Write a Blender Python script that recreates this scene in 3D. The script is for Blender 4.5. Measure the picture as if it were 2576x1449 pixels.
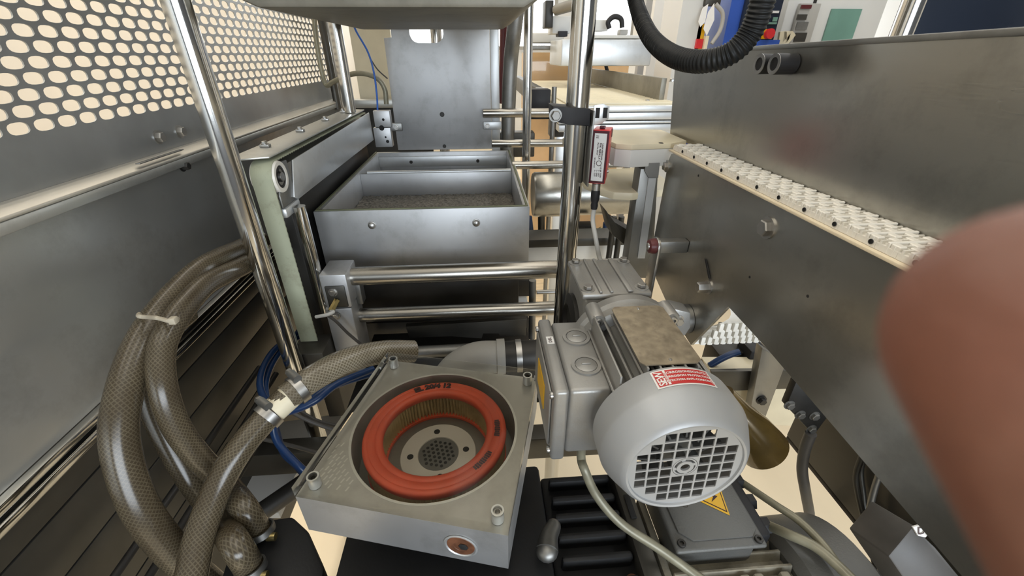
import bpy, bmesh, math, random
from mathutils import Vector as V, Matrix
random.seed(7)
S = bpy.context.scene
COL = S.collection
for o in list(bpy.data.objects): bpy.data.objects.remove(o)

# ---------------------------------------------------------------- camera, world, lights, exposure
FPX = 1049.0; PITCH = math.radians(29.35); YAW = math.radians(4.19); CAMZ = 1.40
cd = bpy.data.cameras.new('camera'); cam = bpy.data.objects.new('camera', cd); COL.objects.link(cam)
cd.sensor_width = 36.0; cd.lens = FPX / 2576 * 36.0; cd.clip_start = 0.002
cam.location = (0, 0, CAMZ); cam.rotation_euler = (math.pi/2 - PITCH, 0, -YAW)
cd.dof.use_dof = True; cd.dof.focus_distance = 0.72; cd.dof.aperture_fstop = 15.0
S.camera = cam
W = bpy.data.worlds.new('world'); S.world = W; W.use_nodes = True
W.node_tree.nodes['Background'].inputs[0].default_value = (0.93, 0.96, 1.0, 1)
W.node_tree.nodes['Background'].inputs[1].default_value = 0.12
def area(name, loc, target, sx, sy, power, col):
    l = bpy.data.lights.new(name, 'AREA'); l.shape = 'RECTANGLE'; l.size = sx; l.size_y = sy
    l.energy = power; l.color = col
    o = bpy.data.objects.new(name, l); COL.objects.link(o); o.location = loc
    o.rotation_euler = (V(target) - V(loc)).to_track_quat('-Z', 'Y').to_euler()
    return o
area('daylight_window_behind', (0.9, -2.5, 1.65), (0.1, 0.9, 1.15), 2.6, 1.1, 84, (0.84, 0.92, 1.0))
area('hall_lamp_row', (0.2, 1.6, 3.5), (0.2, 1.6, 0), 0.5, 5.0, 16, (1.0, 0.95, 0.86))
area('hall_lamp_row_b', (-1.3, 1.6, 3.5), (-1.3, 1.6, 0), 0.4, 5.0, 54, (1.0, 0.93, 0.82))
area('hall_lamp_row_c', (2.4, 2.6, 3.5), (2.4, 2.6, 0), 0.4, 5.0, 42, (0.96, 0.98, 1.0))
S.view_settings.view_transform = 'Standard'; S.view_settings.look = 'None'
S.view_settings.exposure = 0.25; S.view_settings.gamma = 1.0; S.view_settings.use_curve_mapping = False

# ---------------------------------------------------------------- measuring helpers (a sight line met with a real plane)
cp, sp, cy, sy_ = math.cos(PITCH), math.sin(PITCH), math.cos(YAW), math.sin(YAW)
FW = V((sy_*cp, cy*cp, -sp)); RT = V((cy, -sy_, 0)); UP = V((sy_*sp, cy*sp, cp)); CO = V((0, 0, CAMZ))
def P(u, v, x=None, y=None, z=None, d=None):
    r = FW + RT*((u-1288)/FPX) - UP*((v-724.5)/FPX)
    if x is not None: t = x/r.x
    elif y is not None: t = y/r.y
    elif z is not None: t = (z-CAMZ)/r.z
    else: t = d
    return CO + r*t

# ---------------------------------------------------------------- materials
MT = {}
def mat(name, col, metal=0.0, rough=0.5, var=0.12, scale=18, stretch=(1, 1, 1), bump=0.0, bscale=None, dirt=None,
        dirtscale=6, dirtamt=0.5, rvar=0.12, emit=None, spec=0.5, coat=0.0):
    m = bpy.data.materials.new(name); m.use_nodes = True; MT[name] = m
    n = m.node_tree.nodes; l = m.node_tree.links; b = n['Principled BSDF']
    b.inputs['Metallic'].default_value = metal; b.inputs['Specular IOR Level'].default_value = spec
    b.inputs['Coat Weight'].default_value = coat
    tc = n.new('ShaderNodeTexCoord'); mp = n.new('ShaderNodeMapping'); mp.inputs['Scale'].default_value = stretch
    l.new(tc.outputs['Object'], mp.inputs[0])
    no = n.new('ShaderNodeTexNoise'); no.inputs['Scale'].default_value = scale; no.inputs['Detail'].default_value = 6
    l.new(mp.outputs[0], no.inputs['Vector'])
    r = n.new('ShaderNodeValToRGB'); e = r.color_ramp.elements
    e[0].position = 0.3; e[1].position = 0.7
    e[0].color = tuple(c*(1-var) for c in col) + (1,); e[1].color = tuple(min(1, c*(1+var)) for c in col) + (1,)
    l.new(no.outputs['Fac'], r.inputs[0]); out = r.outputs[0]
    if dirt:
        d = n.new('ShaderNodeTexNoise'); d.inputs['Scale'].default_value = dirtscale; d.inputs['Detail'].default_value = 8
        d.inputs['Roughness'].default_value = 0.7
        l.new(tc.outputs['Object'], d.inputs['Vector'])
        dr = n.new('ShaderNodeValToRGB'); dr.color_ramp.elements[0].position = 0.5; dr.color_ramp.elements[1].position = 0.72
        dr.color_ramp.elements[1].color = (dirtamt,)*3 + (1,)
        l.new(d.outputs['Fac'], dr.inputs[0])
        mx = n.new('ShaderNodeMix'); mx.data_type = 'RGBA'
        l.new(dr.outputs[0], mx.inputs[0]); l.new(out, mx.inputs[6]); mx.inputs[7].default_value = tuple(dirt) + (1,)
        out = mx.outputs[2]
    l.new(out, b.inputs['Base Color'])
    mr = n.new('ShaderNodeMapRange'); mr.inputs[3].default_value = max(0.02, rough-rvar*rough*2); mr.inputs[4].default_value = min(1, rough+rvar*rough*2)
    l.new(no.outputs['Fac'], mr.inputs[0]); l.new(mr.outputs[0], b.inputs['Roughness'])
    if bump:
        bn = n.new('ShaderNodeTexNoise'); bn.inputs['Scale'].default_value = bscale or scale*4; bn.inputs['Detail'].default_value = 3
        l.new(mp.outputs[0], bn.inputs['Vector'])
        bp = n.new('ShaderNodeBump'); bp.inputs['Strength'].default_value = bump; bp.inputs['Distance'].default_value = 0.001
        l.new(bn.outputs['Fac'], bp.inputs['Height']); l.new(bp.outputs[0], b.inputs['Normal'])
    if emit:
        b.inputs['Emission Color'].default_value = tuple(emit[:3]) + (1,); b.inputs['Emission Strength'].default_value = emit[3]
    return m
mat('steel_panel', (0.58, 0.585, 0.56), 0.75, 0.36, 0.10, 5, (1, 1, 1), 0.05, 300, (0.20, 0.19, 0.16), 5, 0.45)
mat('guard_steel', (0.34, 0.35, 0.35), 0.75, 0.42, 0.15, 8, dirt=(0.3, 0.3, 0.29), dirtscale=12, dirtamt=0.4)
mat('plate_steel', (0.42, 0.41, 0.375), 0.95, 0.30, 0.10, 4, (1, 0.25, 3), 0.06, 160, (0.17, 0.165, 0.15), 16, 0.35)
mat('dull_steel', (0.27, 0.268, 0.255), 0.9, 0.45, 0.12, 12, dirt=(0.12, 0.11, 0.10), dirtscale=9)
mat('polished_steel', (0.62, 0.61, 0.58), 1, 0.13, 0.05, 30, (1, 1, 0.15), 0.02, 90)
mat('ledge_reflection', (0.78, 0.74, 0.66), 0.8, 0.40, 0.05, 12)  # pale cream puts the light reflected by the ledge into its colour
mat('brushed_bar', (0.42, 0.40, 0.36), 1, 0.27, 0.08, 20, (0.1, 1, 1), 0.03, 90)
mat('bolt_steel', (0.45, 0.44, 0.42), 1, 0.36, 0.12, 60)
mat('aluminium', (0.50, 0.505, 0.51), 0.75, 0.46, 0.07, 9, bump=0.04, bscale=500, dirt=(0.33, 0.33, 0.32), dirtscale=14, dirtamt=0.6)
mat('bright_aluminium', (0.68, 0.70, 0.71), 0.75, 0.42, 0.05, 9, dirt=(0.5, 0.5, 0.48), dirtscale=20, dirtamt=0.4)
mat('cast_silver', (0.35, 0.345, 0.33), 0.55, 0.42, 0.08, 25, bump=0.15, bscale=420, dirt=(0.33, 0.29, 0.23), dirtscale=16, dirtamt=0.45)
mat('cover_silver', (0.41, 0.42, 0.43), 0.4, 0.5, 0.05, 18, bump=0.04, bscale=500, dirt=(0.42, 0.40, 0.36), dirtscale=9, dirtamt=0.35)
mat('head_paint', (0.24, 0.23, 0.195), 0.5, 0.5, 0.16, 10, bump=0.1, bscale=200, dirt=(0.13, 0.12, 0.10), dirtscale=14)
mat('nameplate', (0.42, 0.36, 0.27), 0.8, 0.42, 0.2, 90, dirt=(0.22, 0.19, 0.15), dirtscale=70, dirtamt=0.6)
mat('dark_steel', (0.05, 0.048, 0.045), 0.7, 0.48, 0.2, 14, dirt=(0.04, 0.035, 0.03))
mat('frame_steel', (0.09, 0.086, 0.076), 0.8, 0.45, 0.18, 10, dirt=(0.1, 0.085, 0.07))
mat('black_plastic', (0.008, 0.008, 0.010), 0, 0.6, 0.2, 20)
mat('pump_black', (0.006, 0.006, 0.0065), 0, 0.6, 0.3, 30, bump=0.15, bscale=300)
mat('hose_black', (0.008, 0.009, 0.010), 0, 0.5, 0.2, 40, dirt=(0.025, 0.025, 0.022), dirtscale=30, spec=0.3)
mat('belt_green', (0.38, 0.40, 0.29), 0, 0.6, 0.08, 15, dirt=(0.17, 0.14, 0.09), dirtscale=13, dirtamt=0.8)
mat('white_plastic', (0.80, 0.77, 0.70), 0, 0.38, 0.05, 20)
mat('cream_plastic', (0.72, 0.65, 0.48), 0, 0.45, 0.07, 14)
mat('wear_strip', (0.72, 0.62, 0.45), 0, 0.4, 0.06, 20)
mat('orange_rubber', (0.56, 0.085, 0.04), 0, 0.48, 0.12, 20, bump=0.05, bscale=90, dirt=(0.50, 0.12, 0.07), dirtscale=14)
mat('filter_paper', (0.62, 0.50, 0.28), 0, 0.8, 0.2, 30, dirt=(0.30, 0.23, 0.12), dirtscale=20, dirtamt=0.6)
mat('filter_floor', (0.50, 0.48, 0.45), 0.2, 0.5, 0.06, 20)
mat('mesh_grey', (0.12, 0.12, 0.12), 0.4, 0.5, 0.1, 40)
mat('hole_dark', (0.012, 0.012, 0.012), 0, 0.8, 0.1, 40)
mat('ink', (0.045, 0.02, 0.022), 0, 0.7, 0.3, 200)
mat('rust', (0.17, 0.07, 0.035), 0.3, 0.55, 0.5, 60, bump=0.4, bscale=150)
mat('label_red', (0.55, 0.035, 0.035), 0, 0.35, 0.06, 30)
mat('label_white', (0.82, 0.81, 0.79), 0, 0.4, 0.03, 30)
mat('label_grey', (0.62, 0.63, 0.64), 0, 0.35, 0.04, 30)
mat('sensor_red', (0.60, 0.03, 0.035), 0, 0.32, 0.05, 30)
mat('sensor_maroon', (0.06, 0.008, 0.018), 0, 0.3, 0.1, 30)
mat('warning_yellow', (0.75, 0.42, 0.01), 0, 0.4, 0.07, 30)
mat('blue_hose', (0.008, 0.035, 0.115), 0, 0.35, 0.15, 30)
mat('blue_bright', (0.02, 0.12, 0.5), 0, 0.35, 0.1, 30)
mat('cable_grey', (0.50, 0.49, 0.46), 0, 0.45, 0.08, 30)
mat('cable_olive', (0.24, 0.225, 0.16), 0.2, 0.4, 0.15, 60)
mat('cable_dark', (0.07, 0.065, 0.06), 0, 0.5, 0.2, 30)
mat('motor_grey', (0.115, 0.115, 0.108), 0.2, 0.5, 0.1, 20, bump=0.35, bscale=400)
mat('motor_dirty', (0.30, 0.275, 0.215), 0.3, 0.6, 0.3, 14, bump=0.3, bscale=200, dirt=(0.05, 0.045, 0.035), dirtscale=25)
mat('amber', (0.13, 0.085, 0.025), 0.3, 0.22, 0.5, 14, dirt=(0.03, 0.015, 0.008), dirtscale=14, coat=0.4)
mat('pink_bush', (0.10, 0.018, 0.02), 0, 0.4, 0.15, 40)
mat('grit', (0.20, 0.185, 0.16), 0.2, 0.75, 0.6, 160, bump=0.9, bscale=160, dirt=(0.45, 0.43, 0.38), dirtscale=90, dirtamt=0.7)
mat('olive_seal', (0.16, 0.17, 0.10), 0, 0.6, 0.15, 20)
mat('cardboard', (0.62, 0.40, 0.20), 0, 0.55, 0.10, 6, coat=0.6)
mat('wall_cream', (0.88, 0.81, 0.70), 0, 0.8, 0.03, 2)
mat('wall_white', (0.80, 0.80, 0.79), 0, 0.8, 0.02, 2)
mat('floor_boards', (0.80, 0.67, 0.47), 0, 0.55, 0.08, 3, (1, 0.2, 1))
mat('cabinet_grey', (0.40, 0.39, 0.365), 0, 0.5, 0.03, 4)
mat('cabinet_pale', (0.62, 0.62, 0.60), 0, 0.5, 0.03, 4)
mat('control_blue', (0.03, 0.09, 0.42), 0, 0.4, 0.06, 6)
mat('control_dark', (0.012, 0.018, 0.035), 0, 0.35, 0.1, 6)
mat('tint_green', (0.16, 0.30, 0.25), 0, 0.15, 0.1, 5)
mat('navy', (0.010, 0.016, 0.03), 0, 0.3, 0.1, 5)
mat('wood_pale', (0.70, 0.55, 0.35), 0, 0.6, 0.15, 8, (1, 8, 1))
mat('skin', (0.20, 0.083, 0.056), 0, 0.5, 0.12, 60, bump=0.15, bscale=700, dirt=(0.29, 0.12, 0.08), dirtscale=80)
mat('tie_white', (0.45, 0.40, 0.31), 0, 0.5, 0.1, 30)
mat('brass', (0.45, 0.36, 0.16), 1, 0.35, 0.2, 40)
mat('window_light', (0.9, 0.95, 1.0), 0, 0.6, 0.01, 2, emit=(0.93, 0.97, 1.0, 2.6))
MT['skin'].node_tree.nodes['Principled BSDF'].inputs['Subsurface Weight'].default_value = 0.15
MT['skin'].node_tree.nodes['Principled BSDF'].inputs['Subsurface Radius'].default_value = (0.004, 0.0015, 0.001)

def clear_mat(name, tint, ior=1.45, rough=0.04):
    m = bpy.data.materials.new(name); m.use_nodes = True; MT[name] = m
    n = m.node_tree.nodes; l = m.node_tree.links; n.clear()
    o = n.new('ShaderNodeOutputMaterial'); t = n.new('ShaderNodeBsdfTransparent'); t.inputs[0].default_value = tuple(tint) + (1,)
    g = n.new('ShaderNodeBsdfGlossy'); g.inputs['Roughness'].default_value = rough
    f = n.new('ShaderNodeFresnel'); f.inputs[0].default_value = ior
    tc = n.new('ShaderNodeTexCoord'); no = n.new('ShaderNodeTexNoise'); no.inputs['Scale'].default_value = 40
    b = n.new('ShaderNodeBump'); b.inputs['Strength'].default_value = 0.03; b.inputs['Distance'].default_value = 0.001
    l.new(tc.outputs['Object'], no.inputs['Vector']); l.new(no.outputs['Fac'], b.inputs['Height'])
    l.new(b.outputs[0], g.inputs['Normal'])
    mx = n.new('ShaderNodeMixShader'); l.new(f.outputs[0], mx.inputs[0]); l.new(t.outputs[0], mx.inputs[1]); l.new(g.outputs[0], mx.inputs[2])
    l.new(mx.outputs[0], o.inputs[0])
    return m
clear_mat('acrylic', (0.93, 0.92, 0.88), 1.22, 0.10)
clear_mat('film', (0.98, 0.98, 0.97), 1.2, 0.12)
def braid_mat(name, base, thread, rep_u, rep_v, rough=0.3, dirt=(0.10, 0.08, 0.05)):
    """clear hose wall over a woven braid: two crossed sets of threads laid on the tube's own length and girth"""
    m = bpy.data.materials.new(name); m.use_nodes = True; MT[name] = m
    n = m.node_tree.nodes; l = m.node_tree.links; b = n['Principled BSDF']
    uv = n.new('ShaderNodeUVMap'); sx = n.new('ShaderNodeSeparateXYZ'); l.new(uv.outputs[0], sx.inputs[0])
    def mth(op, a, c=None):
        k = n.new('ShaderNodeMath'); k.operation = op
        for i, q in enumerate((a, c)):
            if q is None: continue
            if isinstance(q, (int, float)): k.inputs[i].default_value = q
            else: l.new(q, k.inputs[i])
        return k.outputs[0]
    a = mth('MULTIPLY', sx.outputs[0], rep_u); c = mth('MULTIPLY', sx.outputs[1], rep_v)
    w = []
    for q in (mth('ADD', a, c), mth('SUBTRACT', a, c)):
        w.append(mth('LESS_THAN', mth('ABSOLUTE', mth('SUBTRACT', mth('FRACT', q), 0.5)), 0.15))
    fac = mth('MULTIPLY', mth('MAXIMUM', w[0], w[1]), 0.5)
    tc = n.new('ShaderNodeTexCoord'); no = n.new('ShaderNodeTexNoise'); no.inputs['Scale'].default_value = 22; no.inputs['Detail'].default_value = 6
    l.new(tc.outputs['Object'], no.inputs['Vector'])
    dr = n.new('ShaderNodeValToRGB'); dr.color_ramp.elements[0].position = 0.4; dr.color_ramp.elements[1].position = 0.65
    l.new(no.outputs['Fac'], dr.inputs[0])
    mx = n.new('ShaderNodeMix'); mx.data_type = 'RGBA'; l.new(fac, mx.inputs[0]); mx.inputs[6].default_value = base + (1,); mx.inputs[7].default_value = thread + (1,)
    m2 = n.new('ShaderNodeMix'); m2.data_type = 'RGBA'; l.new(mth('MULTIPLY', dr.outputs[0], 0.55), m2.inputs[0]); l.new(mx.outputs[2], m2.inputs[6]); m2.inputs[7].default_value = dirt + (1,)
    l.new(m2.outputs[2], b.inputs['Base Color']); b.inputs['Roughness'].default_value = rough
    bp = n.new('ShaderNodeBump'); bp.inputs['Strength'].default_value = 0.35; bp.inputs['Distance'].default_value = 0.0008
    l.new(fac, bp.inputs['Height']); l.new(bp.outputs[0], b.inputs['Normal'])
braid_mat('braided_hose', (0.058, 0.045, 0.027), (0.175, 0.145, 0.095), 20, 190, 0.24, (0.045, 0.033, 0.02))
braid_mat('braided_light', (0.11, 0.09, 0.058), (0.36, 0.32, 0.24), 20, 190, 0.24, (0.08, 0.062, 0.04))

# ---------------------------------------------------------------- mesh builder
ORG = {}
def basis(ax):
    a = V(ax).normalized(); h = V((0, 0, 1)) if abs(a.z) < 0.9 else V((0, 1, 0))
    e1 = h.cross(a).normalized(); return a, e1, a.cross(e1)
def spline(pts, k):
    if k <= 1 or len(pts) < 3: return [V(p) for p in pts]
    p = [V(q) for q in pts]; p = [p[0]*2-p[1]] + p + [p[-1]*2-p[-2]]; out = []
    for i in range(1, len(p)-2):
        for j in range(k):
            t = j/k; a, b, c, d = p[i-1], p[i], p[i+1], p[i+2]
            out.append(0.5*((2*b)+(c-a)*t+(2*a-5*b+4*c-d)*t*t+(3*b-a-3*c+d)*t**3))
    out.append(p[-2]); return out
class B:
    def __init__(s): s.v = []; s.f = []; s.uv = {}
    def add(s, vs, fs):
        o = len(s.v); s.v += [V(q) for q in vs]; s.f += [tuple(i+o for i in f) for f in fs]; return s
    def _bm(s, bm):
        bm.verts.index_update(); return s.add([v.co.copy() for v in bm.verts], [[v.index for v in f.verts] for f in bm.faces])
    def box(s, a, b, bev=0.0, rz=0.0, M=None, seg=2):
        a = V(a); b = V(b); c = (a+b)/2; h = b-a
        bm = bmesh.new(); bmesh.ops.create_cube(bm, size=1.0)
        for q in bm.verts: q.co = V((q.co.x*abs(h.x), q.co.y*abs(h.y), q.co.z*abs(h.z)))
        if bev: bmesh.ops.bevel(bm, geom=bm.edges[:], offset=bev, segments=seg, affect='EDGES', profile=0.5)
        R = (M if M is not None else Matrix.Rotation(rz, 3, 'Z'))
        for q in bm.verts: q.co = R @ q.co + c
        s._bm(bm); bm.free(); return s
    def prism(s, pts, vec, bev=0.0, seg=2):
        pts = [V(q) for q in pts]; vec = V(vec); n = len(pts)
        if not bev and n > 5:
            bm = bmesh.new(); vs = [bm.verts.new(q) for q in pts]; f0 = bm.faces.new(vs)
            tr = bmesh.ops.triangulate(bm, faces=[f0], ngon_method='EAR_CLIP')['faces']; bm.verts.index_update()
            t3 = [tuple(v.index for v in f.verts) for f in tr]; bm.free()
            return s.add(pts + [q+vec for q in pts], [t[::-1] for t in t3] + [tuple(i+n for i in t) for t in t3] + [(i, (i+1) % n, (i+1) % n+n, i+n) for i in range(n)])
        if not bev:
            return s.add(pts + [q+vec for q in pts], [list(range(n))[::-1], list(range(n, 2*n))] + [(i, (i+1) % n, (i+1) % n+n, i+n) for i in range(n)])
        bm = bmesh.new(); vs = [bm.verts.new(q) for q in pts]; vt = [bm.verts.new(q+vec) for q in pts]
        bm.faces.new(vs[::-1]); bm.faces.new(vt)
        for i in range(n): bm.faces.new((vs[i], vs[(i+1) % n], vt[(i+1) % n], vt[i]))
        bmesh.ops.bevel(bm, geom=bm.edges[:], offset=bev, segments=seg, affect='EDGES', profile=0.5)
        s._bm(bm); bm.free(); return s
    def lathe(s, prof, o, ax, n=32):
        o = V(o); a, e1, e2 = basis(ax); vs = []; fs = []
        for r, h in prof:
            for i in range(n):
                t = 2*math.pi*i/n; vs.append(o + a*h + (e1*math.cos(t)+e2*math.sin(t))*r)
        for k in range(len(prof)-1):
            for i in range(n):
                j = (i+1) % n; fs.append((k*n+i, k*n+j, (k+1)*n+j, (k+1)*n+i))
        if prof[0][0] > 1e-6 and prof[0] != prof[-1]: fs.append(tuple(range(n))[::-1])
        if prof[-1][0] > 1e-6 and prof[0] != prof[-1]: fs.append(tuple(range((len(prof)-1)*n, len(prof)*n)))
        return s.add(vs, fs)
    def cyl(s, a, b, r, n=24, r2=None, bev=0.0):
        a = V(a); b = V(b); L = (b-a).length; r2 = r if r2 is None else r2
        pr = [(r, 0), (r2, L)] if not bev else [(r-bev, 0), (r, bev), (r2, L-bev), (r2-bev, L)]
        return s.lathe(pr, a, b-a, n)
    def ring(s, o, ax, ri, ro, h, n=32):
        return s.lathe([(ri, 0), (ro, 0), (ro, h), (ri, h), (ri, 0)], o, ax, n)
    def tube(s, pts, r, n=12, k=8, rf=None, cap=True):
        p = spline(pts, k); o = len(s.v); L = 0.0; rings = []; ls = []
        t0 = (p[1]-p[0]).normalized(); _, e1, e2 = basis(t0)
        for i, q in enumerate(p):
            t = (p[min(i+1, len(p)-1)] - p[max(i-1, 0)]).normalized()
            e1 = (e1 - t*e1.dot(t)).normalized(); e2 = t.cross(e1)
            if i: L += (q-p[i-1]).length
            rr = r if rf is None else rf(L, i/(len(p)-1)); ls.append(L)
            s.v += [q + (e1*math.cos(2*math.pi*j/n) + e2*math.sin(2*math.pi*j/n))*rr for j in range(n)]
        for i in range(len(p)-1):
            for j in range(n):
                m = (j+1) % n; s.uv[len(s.f)] = [(j/n, ls[i]), ((j+1)/n, ls[i]), ((j+1)/n, ls[i+1]), (j/n, ls[i+1])]
                s.f.append((o+i*n+j, o+i*n+m, o+(i+1)*n+m, o+(i+1)*n+j))
        if cap:
            s.f.append(tuple(o+j for j in range(n))[::-1]); s.f.append(tuple(o+(len(p)-1)*n+j for j in range(n)))
        return s
    def sphere(s, c, r, n=16, sc=(1, 1, 1)):
        bm = bmesh.new(); bmesh.ops.create_uvsphere(bm, u_segments=n, v_segments=n//2, radius=r)
        for q in bm.verts: q.co = V((q.co.x*sc[0], q.co.y*sc[1], q.co.z*sc[2])) + V(c)
        s._bm(bm); bm.free(); return s
    def bolt(s, p, d, r, h=None, washer=True):
        h = h or r*0.9; d = V(d).normalized(); p = V(p)
        if washer: s.lathe([(r*1.35, 0), (r*1.35, r*0.2), (0, r*0.2)], p, d, 20)
        s.lathe([(r, r*0.2), (r, h*0.85), (r*0.86, h), (0, h)], p, d, 6); return s
    def socket(s, p, d, r, h=None):
        h = h or r; return s.lathe([(r, 0), (r, h*0.85), (r*0.88, h), (r*0.5, h), (r*0.45, h*0.4), (0, h*0.4)], V(p), d, 20)
    def build(s, name, m, parent=None, label=None, cat=None, group=None, kind=None, ang=38):
        if parent is None:
            lo = V((min(v.x for v in s.v), min(v.y for v in s.v), min(v.z for v in s.v)))
            hi = V((max(v.x for v in s.v), max(v.y for v in s.v), 0)); og = V(((lo.x+hi.x)/2, (lo.y+hi.y)/2, lo.z))
        else: og = ORG[parent.name]
        me = bpy.data.meshes.new(name); me.from_pydata([v-og for v in s.v], [], s.f)
        if s.uv:
            ul = me.uv_layers.new(name='UVMap')
            for fi, c in s.uv.items():
                pl = me.polygons[fi]
                for li, q in zip(pl.loop_indices, c): ul.data[li].uv = q
        me.validate(); me.materials.append(MT[m])
        me.shade_smooth(); me.set_sharp_from_angle(angle=math.radians(ang)); me.update()
        o = bpy.data.objects.new(name, me); COL.objects.link(o); ORG[o.name] = og
        if parent is None: o.location = og
        else: o.parent = parent
        tag(o, label, cat, group, kind); return o
def tag(o, label=None, cat=None, group=None, kind=None):
    for k, q in (('label', label), ('category', cat), ('group', group), ('kind', kind)):
        if q: o[k] = q
    return o
def thing(name, loc, label, cat, group=None):
    o = bpy.data.objects.new(name, None); o.empty_display_size = 0.05; COL.objects.link(o); o.location = loc
    ORG[o.name] = V(loc); return tag(o, label, cat, group)
def dup(src, parent, off, name=None):
    o = bpy.data.objects.new(name or src.name.split('.')[0], src.data); COL.objects.link(o); o.parent = parent; o.location = off; return o
def struct(name, b, m, parent=None):
    return b.build(name, m, parent, kind=None if parent else 'structure')
def text(s, size, align='CENTER', bold=0.0):
    """flat lettering as a list of 2-D points and faces, to be laid on any surface"""
    c = bpy.data.curves.new('t', 'FONT'); c.body = s; c.size = size; c.align_x = align; c.align_y = 'CENTER'; c.resolution_u = 2; c.offset = bold
    o = bpy.data.objects.new('t', c); COL.objects.link(o); dg = bpy.context.evaluated_depsgraph_get(); e = o.evaluated_get(dg); me = e.to_mesh()
    r = ([(q.co.x, q.co.y) for q in me.vertices], [tuple(f.vertices) for f in me.polygons]); e.to_mesh_clear()
    bpy.data.objects.remove(o); bpy.data.curves.remove(c); return r
def lay(b, t, fn):
    return b.add([fn(x, y) for x, y in t[0]], t[1])
X, Y, Z = V((1, 0, 0)), V((0, 1, 0)), V((0, 0, 1))
def pbox(u0, v0, u1, v1, y, dy, bev=0.0, b=None, fl=False):
    """box standing in the hall: front face at distance y, its corners where the sight lines meet that plane"""
    a = P(u0, v0, y=y); c = P(u1, v1, y=y); m0 = P(u0, (v0+v1)/2, y=y); m1 = P(u1, (v0+v1)/2, y=y)
    return (b or B()).box((m0.x, y, 0 if fl else c.z), (m1.x, y+dy, a.z), bev)

# ================================================================ THE HALL
struct('floor', B().box((-1.9, -3.0, -0.05), (6.0, 7.7, 0)), 'floor_boards')
struct('wall_left', B().box((-1.9, -3.0, 0), (-1.8, 7.7, 3.8)), 'wall_cream')
struct('wall_back', B().box((-1.9, 7.6, 0), (6.0, 7.7, 3.8)), 'wall_white')
struct('wall_right', B().box((5.9, 0.5, 0), (6.0, 7.7, 3.8)), 'wall_white')
struct('ceiling', B().box((-1.9, -3.0, 3.7), (6.0, 7.7, 3.8)), 'wall_white')
def window(i, x0, x1, z0, z1, y=7.58):
    w = struct('window_%d' % i, B().box((x0, y-0.02, z0), (x1, y, z1)), 'window_light')
    f = B(); t = 0.05
    for a, c in (((x0-t, z0-t), (x0, z1+t)), ((x1, z0-t), (x1+t, z1+t)), ((x0, z1), (x1, z1+t)), ((x0, z0-t), (x1, z0))):
        f.box((a[0], y-0.05, a[1]), (c[0], y, c[1]))
    struct('window_frame', f, 'cabinet_grey', w)
    struct('window_mullion', B().box(((x0+x1)/2-0.03, y-0.045, z0), ((x0+x1)/2+0.03, y, z1)), 'cabinet_grey', w)
window(1, 1.55, 3.35, 0.35, 2.6); window(2, 4.75, 5.8, 0.5, 2.6); window(3, -1.5, 1.2, 1.5, 2.9)

# ================================================================ LEFT: PERFORATED GUARD AND SIDE PANELS
GX = -0.55
g = thing('perforated_guard', (GX, 1.1, 1.255), 'tall perforated steel guard sheet with oblong holes above the left side panel', 'guard')
pb = B(); hw, hh, N = 0.0171, 0.0086, 16
ang = [2*math.pi*i/N for i in range(N)]
def sg(c, e): return math.copysign(abs(c)**e, c)
hole = [(0.0138*sg(math.cos(t), 0.72), 0.0070*sg(math.sin(t), 0.8)) for t in ang]
rim = [(hw*max(-1, min(1, 1.4143*math.cos(t))), hh*max(-1, min(1, 1.4143*math.sin(t)))) for t in ang]
for k in range(19):
    zc = 1.3215 + 0.01722*k
    for j in range(-20, 36):
        yc = 0.570 + 0.0342*j + (0.0171 if k % 2 else 0)
        vs = []
        for xx in (GX, GX-0.002):
            vs += [V((xx, yc+a, zc+c)) for a, c in rim] + [V((xx, yc+a, zc+c)) for a, c in hole]
        fs = []
        for i in range(N):
            m = (i+1) % N
            fs += [(i, m, N+m, N+i), (2*N+m, 2*N+i, 3*N+i, 3*N+m), (N+i, N+m, 3*N+m, 3*N+i)]
        pb.add(vs, fs)
pb.build('perforated_sheet', 'guard_steel', g)
B().box((GX-0.002, -0.13, 1.250), (GX, 1.86, 1.3129)).build('plain_band', 'guard_steel', g)
B().box((GX-0.002, -0.13, 1.6515), (GX, 1.86, 2.25)).build('top_band', 'guard_steel', g)  # unseen upper guard, added plain to keep lamp light off the hoses
B().box((GX-0.002, 1.7895, 1.3129), (GX, 1.86, 1.6513)).build('end_band', 'guard_steel', g)
B().box((GX-0.0022, -0.15, 1.250), (GX+0.0002, -0.10, 2.25)).build('end_band', 'guard_steel', g)
for u, v in ((397, 345), (451, 331)):
    B().bolt(P(u, v, x=GX), X, 0.0085, 0.009).build('bolt', 'bolt_steel', g)

r = thing('side_rail', (GX, 1.1, 1.2), 'long bright steel ledge running along under the perforated guard', 'rail')
B().prism([(GX+0.0005, -0.12, 1.247), (GX+0.0005, -0.12, 1.2520), (GX+0.012, -0.12, 1.2520), (GX+0.028, -0.12, 1.2445), (GX+0.028, -0.12, 1.240), (GX+0.022, -0.12, 1.240)], (0, 1.92, 0), 0.0012).build('ledge', 'ledge_reflection', r)
B().box((GX+0.024, -0.12, 1.226), (GX+0.028, 1.80, 1.2395), 0.001).build('lip', 'steel_panel', r)
B().bolt(P(458, 418, x=GX+0.02), X, 0.007, 0.012).build('bolt', 'dark_steel', r)
B().box((GX+0.022, 0.69, 1.2517), (GX+0.029, 0.80, 1.2535), 0.0006).build('joint_clip', 'dull_steel', r)
B().box((GX-0.012, -0.14, 0.968), (GX-0.002, 1.9, 1.2485)).build('steel_cladding', 'steel_panel', None,
        'smooth grey steel side panel between the two long left rails', 'panel')
r = thing('lower_rail', (GX, 1.1, 0.94), 'low double-edged steel rail at the foot of the smooth side panel', 'rail')
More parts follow.
